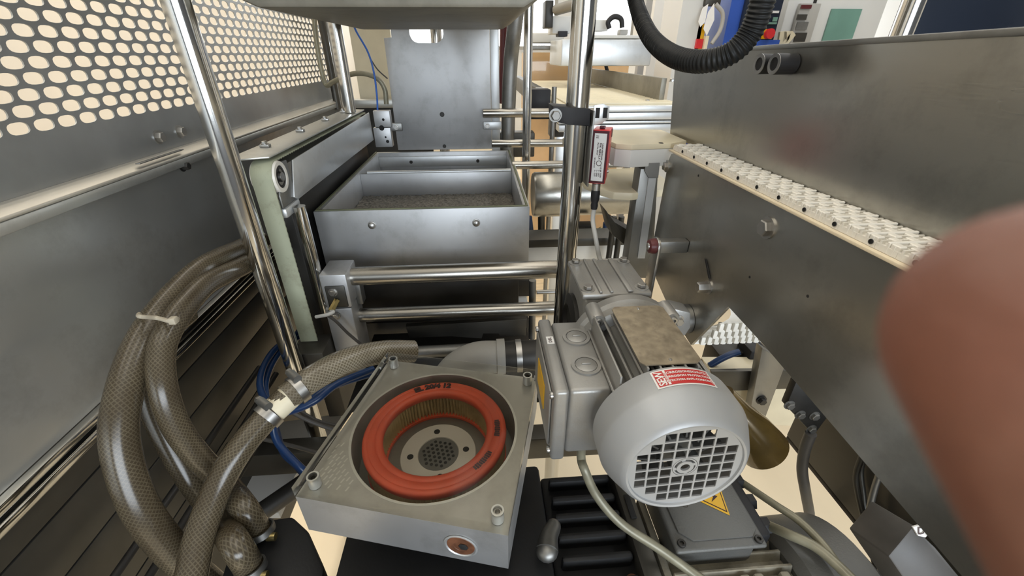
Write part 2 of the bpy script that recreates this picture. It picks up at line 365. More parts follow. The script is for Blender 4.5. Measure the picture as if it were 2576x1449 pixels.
B().box((GX-0.012, -0.14, 0.955), (GX+0.010, 1.9, 0.967), 0.002).build('upper_edge', 'polished_steel', r)
B().box((GX-0.012, -0.14, 0.938), (GX+0.014, 1.9, 0.950), 0.002).build('lower_edge', 'polished_steel', r)
B().box((GX-0.012, -0.14, 0.950), (GX+0.002, 1.9, 0.955)).build('groove', 'dark_steel', r)
lp = thing('base_cladding', (GX, 1.1, 0.30), 'dark lower base panels with narrow seams below the double-edged rail', 'panel')
for z0, z1 in ((0.893, 0.9375), (0.815, 0.890), (0.70, 0.812), (0.30, 0.697)):
    B().box((GX-0.012, -0.14, z0), (GX-0.002, 1.9, z1), 0.001).build('panel_strip', 'frame_steel', lp)
B().box((GX-0.016, -0.14, 0.30), (GX-0.0125, 1.9, 0.937)).build('backing', 'dark_steel', lp)
# stacked guide bars beside the hoses
for i, (z, xx) in enumerate(((0.80, -0.50), (0.78, -0.47), (0.76, -0.44))):
    B().cyl((xx, 0.15, z), (xx, 0.75, z), 0.006, 12).build('guide_bar', 'dark_steel', None,
        ('thin dark guide bar lying closest to the base cladding', 'thin dark guide bar lying between its two neighbours under the hoses', 'thin dark guide bar lying farthest from the base cladding')[i], 'bar', 'guide bars under the hoses')

# ================================================================ POLES
def pole(x, y, z0, z1, r, label):
    t = thing('guide_pole', (x, y, z0), label, 'pole')
    B().cyl((x, y, z0), (x, y, z1), r, 48, bev=0.002).build('shaft', 'polished_steel', t)
    return t
pole(-0.368, 0.65, 0.0, 2.3, 0.0165, 'thick polished steel pole beside the green toothed belt')
pole(0.143, 0.65, 0.0, 2.3, 0.0165, 'thick polished steel pole carrying the black clamp and red sensor')
pole(-0.362, 1.30, 1.2538, 2.3, 0.0155, 'slim polished pole standing on the far end of the belt arm')
pole(0.139, 1.30, 0.0, 2.3, 0.0125, 'slim polished pole behind the crossing rear rods')

# ================================================================ SEALING HEAD AND BACK PLATE
h = thing('sealing_head', (-0.12, 1.0, 1.46), 'heavy grey press head hanging over the open mould box', 'press head')
B().prism([(-0.335, 0.72, 1.47), (-0.300, 0.72, 1.455), (0.068, 0.70, 1.455), (0.095, 0.70, 1.47), (0.095, 0.70, 1.75), (-0.335, 0.72, 1.75)], (0, 0.60, 0), 0.006).build('housing', 'head_paint', h)
B().box((-0.348, 0.735, 1.478), (-0.3352, 1.30, 1.75), 0.003).build('side_flange', 'head_paint', h)
for x in (-0.2, -0.05):
    B().cyl((x, 0.7185-(x+0.335)*0.0465/1, 1.60), (x, 0.70, 1.60), 0.004, 12).build('bolt', 'bolt_steel', h)

bp = thing('back_plate', (-0.12, 1.45, 1.12), 'upright grey aluminium plate with a rounded notch behind the mould box', 'plate')
def bpt(u, v): q = P(u, v, y=1.45); return (q.x, q.z)
notch = []
xs0, zs0 = bpt(1028, 70); xs1, _ = bpt(1114, 70); zb = bpt(1070, 108)[1]; ztop = 1.60; rr = 0.022
for i in range(7):
    t = math.pi + i*math.pi/12; notch.append((xs0+rr+rr*math.cos(t), zb+rr+rr*math.sin(t)))
for i in range(7):
    t = -math.pi/2 + i*math.pi/12; notch.append((xs1-rr+rr*math.cos(t), zb+rr+rr*math.sin(t)))
xl0 = bpt(972, 95)[0]; xl1 = bpt(975, 240)[0]; xl2 = bpt(1001, 372)[0]; xr = bpt(1236, 300)[0]; zf = 1.121
zk = bpt(968, 95)[1]
poly = [(xl2, zf), (xr, zf), (xr, ztop), (xs1, ztop)] + notch[::-1] + [(xs0, ztop), (xl2+0.024, ztop), (xl2+0.024, zk), (xl2, zk)]
B().prism([(a, 1.45, c) for a, c in poly], (0, 0.008, 0), 0.001).build('plate', 'aluminium', bp)
B().box((xr+0.001, 1.452, 1.10), (xr+0.028, 1.53, 1.60), 0.002).build('edge_rib', 'bright_aluminium', bp)
for s, (u0, u1, v) in ((-1, (962, 1012, 320)), (1, (1216, 1262, 316))):
    a = P(u0, v, y=1.444); c = P(u1, v, y=1.444)
    B().box((a.x, 1.4405, a.z-0.0125), (c.x, 1.4495, a.z+0.0125), 0.003).build('clamp_lug', 'dull_steel' if s < 0 else 'bright_aluminium', bp)
    q = P(996 if s < 0 else 1226, v, y=1.44); B().bolt((q.x, 1.4403, q.z), -Y, 0.006, 0.006).build('bolt', 'bolt_steel', bp)
for u, v, rr_ in ((1112, 288, 0.005), (1118, 368, 0.004)):
    q = P(u, v, y=1.4495); B().lathe([(rr_*1.5, 0), (rr_*1.4, 0.0012), (rr_, 0.0012), (rr_*0.9, 0.0002), (0, 0.0002)], (q.x, 1.4499, q.z), -Y, 20).build('screw', 'dark_steel', bp)
q = P(1097, 85, y=1.52)
B().cyl((q.x, 1.52, 1.10), (q.x, 1.52, 2.2), 0.017, 24).build('lift_rod', 'polished_steel', None, 'polished lift rod glimpsed through the notch of the back plate', 'rod')
bb = thing('bearing_block', (-0.30, 1.42, 1.138), 'drilled aluminium bearing block at the far end of the belt arm', 'block')
B().box((-0.327, 1.415, 1.198), (-0.277, 1.443, 1.246), 0.0015).build('upper_half', 'aluminium', bb)
B().box((-0.334, 1.415, 1.138), (-0.281, 1.443, 1.1965), 0.0015).build('lower_half', 'aluminium', bb)
for u, v, rr_ in ((964, 301, 0.004), (960, 322, 0.008), (970, 345, 0.003), (975, 356, 0.005)):
    q = P(u, v, y=1.414); B().lathe([(rr_, 0), (rr_, 0.0006), (0, 0.0006)], (q.x, 1.4149, q.z), -Y, 18).build('drilled_hole', 'hole_dark', bb)

# ================================================================ MOULD BOX
mb = thing('mould_box', (-0.123, 1.15, 0.95), 'open grey aluminium mould box holding a speckled gritty insert', 'box')
x0, x1, y0, y1, zt, zb_ = -0.347, 0.100, 0.85, 1.445, 1.117, 0.965
w = 0.014
B().box((x0, y0, zb_), (x1, y0+w, zt), 0.001).build('front_wall', 'aluminium', mb)
B().box((x0, y0+w+0.0003, zb_), (x0+w, y1-w, zt), 0.001).build('side_wall', 'aluminium', mb)
B().box((x1-w, y0+w+0.0003, zb_), (x1, y1-w, zt), 0.001).build('side_wall', 'aluminium', mb)
B().box((x0, y1-w+0.0003, zb_), (x1, y1, zt), 0.001).build('rear_wall', 'aluminium', mb)
B().box((x0+w, y0+w, zb_), (x1-w, y1-w, zb_+0.06)).build('floor_plate', 'dull_steel', mb)
B().box((x0+w, 1.18, zb_+0.06), (x1-w, 1.19, zt-0.006), 0.001).build('divider', 'aluminium', mb)
B().cyl((x0+w+0.02, 1.185, zt-0.004), (x1-w-0.003, 1.185, zt-0.004), 0.005, 16).build('divider_bead', 'bright_aluminium', mb)
B().box((x0+w, 1.424, zt-0.045), (x1-w, 1.4305, zt-0.012), 0.001).build('rear_step', 'bright_aluminium', mb)
ins = B(); nx, ny = 90, 60
gx0, gx1, gy0, gy1 = x0+w+0.001, x1-w-0.001, y0+w+0.001, 1.179
vs = [V((gx0+(gx1-gx0)*i/nx, gy0+(gy1-gy0)*j/ny, 1.049+random.uniform(-0.0015, 0.0025))) for j in range(ny+1) for i in range(nx+1)]
ins.add(vs, [(j*(nx+1)+i, j*(nx+1)+i+1, (j+1)*(nx+1)+i+1, (j+1)*(nx+1)+i) for j in range(ny) for i in range(nx)])
ins.build('gritty_insert', 'grit', mb)
se = B()
for a, c in (((x0+0.003, y0+0.003), (x1-0.003, y0+0.008)), ((x0+0.003, y0+0.008), (x0+0.008, y1-0.004)), ((x1-0.008, y0+0.008), (x1-0.003, y1-0.004))):
    se.box((a[0], a[1], zt), (c[0], c[1], zt+0.002), 0.0006)
se.build('rim_seal', 'olive_seal', mb)
for u, v in ((936, 566), (1198, 560)):
    q = P(u, v, y=y0); B().lathe([(0.0085, 0), (0.0085, 0.002), (0.0068, 0.0022), (0.0062, 0.007), (0.004, 0.0085), (0, 0.0088)], (q.x, y0, q.z), -Y, 24).build('screw', 'bolt_steel', mb)
for u, v in ((1034, 408), (1202, 405)):
    q = P(u, v, y=1.423); B().lathe([(0.0055, 0), (0.005, 0.0012), (0, 0.0012)], (q.x, 1.4238, q.z), -Y, 16).build('screw', 'dark_steel', mb)
B().box((x0+0.02, y0+0.02, 0.86), (x1-0.02, 1.40, zb_-0.001), 0.002).build('under_body', 'dark_steel', mb)

# ================================================================ BELT ARM
ba = thing('belt_arm', (-0.36, 1.05, 0.90), 'grey belt-drive arm with a green toothed belt over an end pulley', 'belt drive')
AX = -0.34
ar = []
for (u, v) in ((733, 402), (926, 283), (938, 352), (742, 505)):
    q = P(u, v, x=AX); ar.append((q.y, q.z))
B().prism([(AX, ar[0][0], ar[0][1]), (AX, ar[1][0], ar[1][1]), (AX, ar[2][0], ar[2][1]), (AX, ar[3][0]+0.01, ar[3][1]), (AX, ar[3][0]-0.005, ar[3][1]+0.008)], (0.003, 0, 0), 0.001).build('face_plate', 'bright_aluminium', ba)
B().prism([(AX-0.055, 0.775, 1.232), (AX-0.055, 1.40, 1.232), (AX-0.055, 1.40, 1.163), (AX-0.055, 0.775, 1.163)], (0.0545, 0, 0), 0.002).build('beam', 'dull_steel', ba)
B().prism([(AX-0.0046, 0.7165, 1.168), (AX-0.0046, 0.775, 1.168), (AX-0.0046, 0.775, 1.238), (AX-0.0046, 0.745, 1.240), (AX-0.0046, 0.7165, 1.19)], (0.005, 0, 0), 0.002).build('pulley_bracket', 'dull_steel', ba)
B().box((AX-0.030, 0.7165, 1.150), (AX+0.0035, 0.78, 1.1675), 0.004).build('bracket_foot', 'bright_aluminium', ba)
tcov = B().prism([(-0.405, 0.700, 1.2505), (AX-0.004, 0.725, 1.2505), (AX-0.004, 1.385, 1.2505), (-0.405, 1.40, 1.2505)], (0, 0, 0.003), 0.0008)
tcov.build('top_cover', 'steel_panel', ba)
for yy in (0.80, 0.97, 1.14, 1.30):
    b = B().box((-0.392, yy, 1.2537), (-0.376, yy+0.012, 1.259), 0.001); b.bolt((-0.384, yy+0.006, 1.259), Z, 0.005, 0.005)
    b.build('cover_clip', 'bolt_steel', ba)
pc = (AX, 0.735, 1.218)
pl_ = V((AX-0.036, pc[1], pc[2]))
B().lathe([(0.0265, 0), (0.0265, 0.036), (0.025, 0.0385), (0.019, 0.0385), (0.0185, 0.034), (0.012, 0.034)], pl_, X, 40).build('pulley', 'white_plastic', ba)
B().lathe([(0.0183, 0.0335), (0.0183, 0.037), (0.014, 0.0375), (0.0135, 0.0355), (0.009, 0.0355), (0.008, 0.0395), (0.004, 0.040), (0, 0.039)], pl_, X, 32).build('bearing', 'dark_steel', ba)
B().lathe([(0.0082, 0.035), (0.0078, 0.0402), (0.004, 0.0408), (0, 0.040)], pl_, X, 24).build('axle', 'bolt_steel', ba)
# toothed belt: along the top, round the pulley, down to the foot
R1 = 0.0275; path = [(1.38, pc[2]+R1)]
path += [(1.38-(1.38-pc[1])*i/130, pc[2]+R1) for i in range(1, 131)]
path += [(pc[1]-R1*math.sin(math.pi/2*i/10), pc[2]+R1*math.cos(math.pi/2*i/10)) for i in range(1, 11)]
path += [(pc[1]-R1, pc[2]-(pc[2]-0.895)*i/66) for i in range(1, 67)]
bl = B(); vs = []; fs = []; xa, xb = AX-0.034, AX-0.001
for i, (yy, zz) in enumerate(path):
    a = path[max(0, i-1)]; c = path[min(len(path)-1, i+1)]; t = V((0, c[0]-a[0], c[1]-a[1])).normalized(); nn = V((0, -t.z, t.y))
    th = 0.0026 if i % 2 else 0.0012
    o = V((0, yy, zz)); vs += [V((xa, 0, 0))+o-nn*0.0006, V((xb, 0, 0))+o-nn*0.0006, V((xb, 0, 0))+o+nn*th, V((xa, 0, 0))+o+nn*th]
for i in range(len(path)-1):
    for j in range(4): fs.append((4*i+j, 4*i+(j+1) % 4, 4*i+4+(j+1) % 4, 4*i+4+j))
fs.append((3, 2, 1, 0)); k = 4*(len(path)-1); fs.append((k, k+1, k+2, k+3)); bl.add(vs, fs); bl.build('toothed_belt', 'belt_green', ba, ang=25)
B().lathe([(0.02, 0), (0.02, 0.012), (0.008, 0.014), (0, 0.014)], (AX-0.012, 1.388, 1.222), X, 28).build('tail_pulley', 'dark_steel', ba)
B().box((-0.382, 0.668, 0.80), (-0.3195, 0.735, 0.893), 0.003).build('belt_clamp', 'frame_steel', ba)
B().socket((-0.332, 0.6678, 0.865), -Y, 0.006).build('bolt', 'dark_steel', ba)
B().cyl((-0.326, 0.745, 0.94), (-0.326, 0.745, 1.163), 0.0105, 28).build('slide_rod', 'polished_steel', None, 'upright polished slide rod between the green belt and the mould box', 'rod')
B().box((-0.405, 0.79, 0.60), (-0.362, 1.42, 1.150), 0.002).build('arm_support', 'dark_steel', None, 'dark support wall under the belt arm left of the mould box', 'support')

# ================================================================ FRONT CROSS BARS AND THEIR BRACKET
def rod(a, b, r, label, m='brushed_bar', name='cross_bar'):
    return B().cyl(a, b, r, 40, bev=0.0015).build(name, m, None, label, 'bar')
rod((-0.285, 0.76, 1.0115), (0.30, 0.76, 1.0125), 0.0185, 'thick upper steel cross bar in front of the mould box')
rod((-0.278, 0.765, 0.916), (0.30, 0.765, 0.914), 0.0155, 'thinner lower polished cross bar below the mould box')
br = thing('bar_bracket', (-0.29, 0.73, 0.80), 'stacked aluminium bracket clamping the left ends of the front cross bars', 'bracket')
B().box((-0.314, 0.722, 0.962), (-0.264, 0.79, 1.035), 0.003).build('upper_block', 'aluminium', br)
B().box((-0.318, 0.722, 0.80), (-0.266, 0.79, 0.960), 0.003).build('lower_block', 'aluminium', br)
B().box((-0.266, 0.76, 0.945), (-0.254, 0.785, 1.0), 0.002).build('side_strap', 'dull_steel', br)
q = V((-0.306, 0.7215, 0.968)); B().box((-0.307, 0.7195, 0.965), (-0.270, 0.7219, 1.012), 0.002).build('recess_plate', 'frame_steel', br)
for u, v in ((838, 735), (845, 795)):
    q = P(u, v, y=0.7195); B().bolt((q.x, 0.7194, q.z), -Y, 0.0065, 0.007).build('bolt', 'bolt_steel', br)
pc_ = thing('probe_cable', (-0.28, 0.71, 0.96), 'small brass-tipped probe with a pale forked cable on the bar bracket', 'cable')
a = P(848, 755, y=0.7185)
B().cyl(a, a+V((-0.008, -0.02, -0.012)), 0.006, 6).build('plug', 'brass', pc_)
B().tube([a+V((-0.008, -0.02, -0.012)), P(838, 785, y=0.69), P(822, 792, y=0.685), P(795, 797, y=0.69)], 0.0035, 10).build('lead', 'cable_grey', pc_)
B().tube([P(822, 792, y=0.6852), P(845, 808, y=0.69), P(875, 838, y=0.695), P(915, 872, y=0.70)], 0.0028, 10).build('branch_lead', 'cable_dark', pc_)

# ---------------- rear rods and bits between the back plate and the right pole
zr = P(1320, 284, y=1.437).z
rod((0.012, 1.437, zr), (0.40, 1.437, zr), 0.0135, 'upper rear rod running right from the grey back plate')
rod((0.035, 1.345, 1.157), (0.40, 1.345, 1.155), 0.0115, 'middle rear rod level with the foot of the back plate')
rod((0.090, 1.235, 1.1150), (0.42, 1.235, 1.1150), 0.0115, 'bright lower rear rod beside the mould box rim')
B().tube([P(1300, 20, y=1.47), P(1292, 90, y=1.48), P(1285, 150, y=1.50), P(1281, 230, y=1.5), P(1278, 330, y=1.5), P(1278, 420, y=1.5)], 0.023, 20, 8).build('vacuum_hose', 'dull_steel', None,
    'mottled grey vacuum hose dropping behind the right edge of the back plate', 'hose')
rh = B().tube([P(1268, 20, y=1.56), P(1266, 130, y=1.56), P(1262, 260, y=1.56)], 0.012, 14); rh.build('red_hose', 'pink_bush', None, 'dark red hose half hidden beside the mottled vacuum hose', 'hose')
for u0, v0, u1, v1, yy, m, lab in ((1335, 225, 1385, 300, 1.60, 'black_plastic', 'black block under the rear conveyor near the slim pole'),
                                  (1385, 300, 1420, 345, 1.6, 'dark_steel', 'dark plate tucked below the black clamp behind the pole'),
                                  (1258, 335, 1345, 395, 1.49, 'frame_steel', 'dark frame block below the mottled vacuum hose')):
    pbox(u0, v0, u1, v1, yy, 0.06, 0.004).build('frame_block', m, None, lab, 'block')
B().cyl((P(1390, 320, y=1.42).x, 1.42, 0), (P(1390, 320, y=1.42).x, 1.42, 1.31), 0.008, 16).build('thin_post', 'dull_steel', None, 'thin grey post behind the rear rods', 'post')

# ================================================================ RIGHT: CONVEYOR SIDE PLATES
LX = 0.300   # inner face of the lower plate
def lpt(u, v): q = P(u, v, x=LX); return V((LX, q.y, q.z))
lpz = 1.2655
ap = lpt(1832, 771)
plr = [V((LX, -0.12, lpz)), V((LX, ap.y, lpz)), ap, lpt(1925, 872), lpt(2420, 1449), V((LX, -0.12, 1.08))]
pll = [V((LX, ap.y, lpz)), V((LX, 0.645, lpz)), V((LX, 0.657, lpz-0.004)), V((LX, 0.662, lpz-0.014)), lpt(1645, 600), lpt(1650, 700), lpt(1690, 790), lpt(1738, 868), ap]
sp_ = thing('conveyor_side_plate', (LX, 0.4, 1.10), 'large brushed steel side plate below the narrow white chain', 'plate')
B().prism(plr[:4], (0.004, 0, 0)).prism([plr[0], plr[3], plr[4], plr[5]], (0.004, 0, 0)).prism(pll[:4] + [pll[4], pll[5]], (0.004, 0, 0)).prism([pll[0], pll[5], pll[6], pll[7], pll[8]], (0.004, 0, 0)).build('plate', 'plate_steel', sp_)
for u, v, r_ in ((1932, 573, 0.0088), (1678, 418, 0.007)):
    B().bolt(lpt(u, v), -X, r_, r_*0.9).build('bolt', 'bolt_steel', sp_)
q = lpt(1782, 722)
B().bolt(q, -X, 0.0075, 0.016).build('bolt', 'bolt_steel', sp_)
q0 = lpt(1776, 655); B().prism([q0+V((-0.0006, -0.002, 0.002)), q0+V((-0.0006, 0.002, 0.002)), q+V((-0.0006, 0.003, 0.012)), q+V((-0.0006, -0.002, 0.012))], (-0.001, 0, 0)).build('slot', 'hole_dark', sp_)
for u, v in ((1757, 442), (1886, 697), (2032, 745)):
    B().lathe([(0.0016, 0), (0.0014, 0.0004), (0, 0.0004)], lpt(u, v), -X, 10).build('speck', 'hole_dark', sp_)
B().box((LX-0.004, -0.12, lpz+0.0002), (LX+0.050, 0.66, lpz+0.0030), 0.0006).build('wear_strip', 'wear_strip', None, 'thin cream wear strip under the narrow white chain', 'strip')

UX = 0.3435
up = thing('upper_side_plate', (UX, 0.5, 1.26), 'tall brushed steel plate rising behind the narrow white chain', 'plate')
def upt(u, v): q = P(u, v, x=UX); return V((UX, q.y, q.z))
poly = [upt(1685, 342), upt(1700, 137), upt(1710, 133), upt(2100, 112), upt(2576, 91), V((UX, -0.12, 1.422)), V((UX, -0.12, 1.2700)), V((UX, 0.70, 1.2700))]
poly[0].z = 1.2705
B().prism(poly, (0.003, 0, 0)).build('plate', 'plate_steel', up)
a, c = upt(1705, 134), V((UX, -0.12, 1.4205))
B().prism([a+V((-0.001, 0, -0.002)), c+V((-0.001, 0, -0.002)), c+V((-0.001, 0, 0.003)), a+V((-0.001, 0, 0.003))], (0.012, 0, 0), 0.0008).build('top_fold', 'dull_steel', up)
for u in (1912, 1950):
    e = P(u, 161, x=UX-0.022)
    B().lathe([(0.0090, 0.0), (0.0100, 0.0005), (0.0105, 0.0225), (0.0065, 0.0225)], (UX-0.0005, e.y, e.z), -X, 28).build('bushing', 'black_plastic', up)
    B().ring((UX-0.0229, e.y, e.z), -X, 0.0066, 0.0104, 0.0008, 28).build('bushing_rim', 'bolt_steel', up)

# ---------------- narrow white modular chain
ch = thing('modular_chain', (0.32, 0.4, 1.2687), 'narrow white plastic modular chain running along the steel plates', 'conveyor chain')
def link_mesh():
    b = B(); p = 0.019; x0, x1 = LX+0.0005, UX-0.001; z0, z1 = lpz+0.0033, lpz+0.0125; n = 6; cw = (x1-x0)/n
    b.box((x0, 0.0080, z0), (x1, 0.0110, z1), 0.0006, seg=1)
    for i in range(n):
        xa = x0+i*cw
        if i % 2 == 0:
            b.box((xa+0.0006, 0.0002, z0), (xa+cw-0.0006, 0.0079, z1-0.0004), 0.0006, seg=1)
        else:
            b.box((xa+0.0006, 0.0111, z0), (xa+cw-0.0006, 0.0188, z1-0.0004), 0.0006, seg=1)
        b.box((xa+cw/2-0.0007, 0.0003 if i % 2 else 0.0112, z0), (xa+cw/2+0.0007, 0.0078 if i % 2 else 0.0187, z1-0.003), 0.0)
    b.box((x0+0.0002, 0.0001, z0), (x1, 0.0189, z1-0.0042));
    b.box((x0, 0.0150, z0), (x1, 0.0165, z1-0.0012)); b.box((x0, 0.0035, z0), (x1, 0.0050, z1-0.0012))
    return b
lb = link_mesh(); src = None
for i in range(40):
    yy = -0.105 + 0.019*i
    if src is None:
        lb.v = [q+V((0, yy, 0)) for q in lb.v]; src = lb.build('chain_link', 'white_plastic', ch, ang=30)
    else: dup(src, ch, (0, 0.019*i, 0))
ph = None
for i in range(0, 40, 2):
    yy = -0.105 + 0.019*i + 0.004
    if ph is None:
        ph = B().lathe([(0.0021, 0), (0.0021, 0.0007), (0.0016, 0.0007), (0.0015, 0.0001), (0, 0.0001)], (LX+0.0003, yy, lpz+0.0072), -X, 14).build('pin_hole', 'hole_dark', ch)
    else: dup(ph, ch, (0, 0.038*i/2, 0))
# return run of the chain, curving under the plate notch
rc = thing('return_chain', (0.34, 0.47, 0.97), 'white return chain showing through the notch below the steel plate', 'conveyor chain')
b = B(); prof = []
cyy, czz, rr = 0.50, 1.005, 0.072
for i in range(13):
    t = math.radians(150 - i*10); prof.append((cyy-rr*math.cos(t)*-1, czz+rr*math.sin(t)))
vs = []; fs = []
qe = P(1745, 866, x=0.306); qt = P(1832, 772, x=0.306)
pts = [(0.62, 1.05), (0.57, qt.z+0.004), (0.53, qt.z+0.008), (qt.y+0.02, qt.z+0.004), (qt.y-0.008, qt.z-0.012), (qe.y+0.004, qe.z+0.02), (qe.y, qe.z)]
sm = spline([V((0, a, c)) for a, c in pts], 5)
for q in sm: vs += [V((LX+0.006, q.y, q.z)), V((LX+0.13, q.y, q.z))]
B().add(vs, [(2*i, 2*i+1, 2*i+3, 2*i+2) for i in range(len(sm)-1)]).build('belt_back', 'white_plastic', rc)
lk = None
for row in range(3):
    tq_ = 0.30+0.26*row; q = V((0, (qt.y-0.008)*(1-tq_)+qe.y*tq_, (qt.z-0.012)*(1-tq_)+qe.z*tq_))
    for j in range(12):
        xx = LX+0.007+j*0.0100+(0.005 if row % 2 else 0)
        bx = B().box((xx, q.y-0.004, q.z-0.0068), (xx+0.0062, q.y+0.003, q.z+0.0068), 0.0016); bx.box((xx+0.0030, q.y-0.0035, q.z-0.0074), (xx+0.0085, q.y+0.0015, q.z-0.0034), 0.001)
        bx.build('chain_link', 'white_plastic', rc)

# ---------------- white transfer guides beyond the chain
def guide(name, pts, z0, z1, m, label):
    return B().prism([(a.x, a.y, z0) for a in pts], (0, 0, z1-z0), 0.002).build(name, m, None, label, 'guide')
gz = 1.278
gp = [P(1690, 376, z=gz), P(1742, 372, z=gz), P(1690, 341, z=gz), P(1640, 341, z=gz), P(1570, 338, z=gz), P(1548, 333, z=gz), P(1535, 345, z=gz), P(1540, 368, z=gz), P(1560, 380, z=gz)]
gd = thing('transfer_guide', (0.26, 0.70, 1.24), 'cream plastic transfer plate with a milled pale edge at the chain end', 'guide')
gl = [V((a.x, a.y, 0)) for a in gp]
xs = [a.x for a in gl]
gpoly = [(0.214, 0.672), (0.236, 0.660), (0.302, 0.668), (0.337, 0.690), (0.3385, 0.80), (0.30, 0.812), (0.255, 0.80), (0.228, 0.83), (0.214, 0.80), (0.206, 0.72)]
B().prism([(a, c, 1.268) for a, c in gpoly], (0, 0, 0.008), 0.001).build('top_skin', 'cream_plastic', gd)
B().prism([(a*1.0, c, 1.241) for a, c in gpoly], (0, 0, 0.0268), 0.001).build('body', 'cabinet_pale', gd)
q = P(1663, 360, z=1.276); B().lathe([(0.004, 0), (0.003, 0.0006), (0, 0.0006)], (q.x, q.y, 1.276), Z, 16).build('screw_hole', 'hole_dark', gd)
g2 = [(0.20, 0.70), (0.185, 0.74), (0.19, 0.80), (0.22, 0.83), (0.34, 0.84), (0.34, 0.69), (0.25, 0.665), (0.22, 0.672)]
guide('lower_guide', [V((a, c, 0)) for a, c in g2], 1.185, 1.198, 'cream_plastic', 'lower cream plastic guide plate under the transfer plate')
g3 = [(0.20, 0.85), (0.20, 1.05), (0.36, 1.05), (0.36, 0.85)]
guide('rear_guide', [V((a, c, 0)) for a, c in g3], 1.205, 1.222, 'cream_plastic', 'cream plastic guide slab behind the transfer plate')
# grey slide block and its bracket at the head of the side plate
sb = thing('slide_block', (0.27, 0.665, 1.05), 'dark grey slide rail standing at the end of the steel side plate', 'rail')
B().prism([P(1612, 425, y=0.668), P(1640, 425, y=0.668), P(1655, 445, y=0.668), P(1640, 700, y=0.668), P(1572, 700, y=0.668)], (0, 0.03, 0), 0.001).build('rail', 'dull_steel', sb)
B().prism([P(1632, 448, y=0.665), P(1651, 448, y=0.665), P(1622, 650, y=0.665), P(1604, 650, y=0.665)], (0, 0.0025, 0)).build('painted_edge_light', 'bright_aluminium', sb)  # brighter strip painted as light catching the rail edge
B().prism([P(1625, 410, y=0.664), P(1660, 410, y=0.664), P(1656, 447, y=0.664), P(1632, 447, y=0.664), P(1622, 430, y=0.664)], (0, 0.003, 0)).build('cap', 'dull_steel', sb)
B().prism([P(1525, 530, y=0.72), P(1545, 560, y=0.72), P(1600, 590, y=0.72), P(1600, 640, y=0.72), P(1540, 590, y=0.72)], (0, 0.05, 0), 0.001).build('guide_bracket', 'frame_steel', None,
    'slanting dark bracket carrying the lower cream guide', 'bracket')
# torque arm by the gearbox
ta = thing('torque_arm', (0.27, 0.55, 1.05), 'upright steel torque arm with a dark red bush beside the gearbox', 'lever')
e = P(1640, 619, y=0.551); ax_ = e.x+0.0045
tp_ = [V((ax_, e.y+0.0135*math.cos(math.radians(t)), e.z+0.0135*math.sin(math.radians(t)))) for t in range(0, 181, 20)]
B().prism(tp_ + [V((ax_, e.y-0.012, 1.03)), V((ax_, e.y+0.012, 1.03))], (0.0042, 0, 0), 0.0006).build('arm', 'bolt_steel', ta)
B().lathe([(0.0115, 0), (0.0115, 0.004), (0.0100, 0.009), (0.006, 0.010)], V((ax_, e.y, e.z)), -X, 28).build('bush', 'pink_bush', ta)
B().lathe([(0.0055, 0.008), (0.005, 0.0115), (0, 0.0120)], V((ax_, e.y, e.z)), -X, 20).build('bush_pin', 'bolt_steel', ta)
e2 = P(1722, 622, x=LX); B().box((ax_+0.0045, e.y-0.008, e.z-0.009), (LX-0.0005, e.y+0.008, e.z+0.009), 0.0008).build('spacer_bar', 'dull_steel', ta)

# ================================================================ GEAR MOTOR
MX, MZ = 0.178, 1.067
gm = thing('gear_motor', (MX, 0.40, 0.99), 'silver gear motor with a square-grid fan cover and red label', 'motor')
fo = V((MX, 0, MZ))
B().lathe([(0.0705, 0.300), (0.0725, 0.298), (0.0730, 0.290), (0.0730, 0.2705), (0.0722, 0.2670), (0.0690, 0.2600), (0.0612, 0.2445), (0.0580, 0.2410), (0.0560, 0.2400), (0.0540, 0.2405), (0.0530, 0.2435), (0.0555, 0.2470), (0.0685, 0.268), (0.0700, 0.300), (0.0705, 0.300)], fo, Y, 72).build('fan_cover', 'cover_silver', gm, ang=30)
gr = B(); p = 0.0118; bw = 0.0009; Rg = 0.0537; rot = math.radians(4)
def gv(a, c, d):
    k = math.hypot(a, c)
    if k > Rg: a, c = a*Rg/k, c*Rg/k
    ca, sa = math.cos(rot), math.sin(rot)
    return V((MX+a*ca-c*sa, 0.2425+d, MZ+a*sa+c*ca))
def gquad(a0, c0, a1, c1):
    n_ = [(a0, c0), (a1, c0), (a1, c1), (a0, c1)]
    gr.add([gv(a, c, 0) for a, c in n_] + [gv(a, c, 0.0016) for a, c in n_], [(0, 1, 2, 3), (7, 6, 5, 4), (0, 4, 5, 1), (1, 5, 6, 2), (2, 6, 7, 3), (3, 7, 4, 0)])
for i in range(-5, 5):
    for j in range(-5, 5):
        a0, c0 = i*p, (j)*p; a1, c1 = a0+p, c0+p; far = max(math.hypot(a, c) for a in (a0, a1) for c in (c0, c1)); near = min(math.hypot(a, c) for a in (a0, a1) for c in (c0, c1))
        if near > Rg: continue
        if far > 0.0560 or (i in (-1, 0) and j in (-1, 0)):
            if i in (-1, 0) and j in (-1, 0): continue
            m_ = 4
            for q in range(m_):
                for k in range(m_): gquad(a0+p*q/m_, c0+p*k/m_, a0+p*(q+1)/m_, c0+p*(k+1)/m_)
        else:
            gquad(a0, c0, a1, c0+bw); gquad(a0, c1-bw, a1, c1); gquad(a0, c0+bw, a0+bw, c1-bw); gquad(a1-bw, c0+bw, a1, c1-bw)
gr.ring((MX, 0.2425, MZ), Y, 0.0100, 0.0120, 0.0016, 32); gr.ring((MX, 0.2418, MZ), Y, 0.0045, 0.0080, 0.0022, 32)
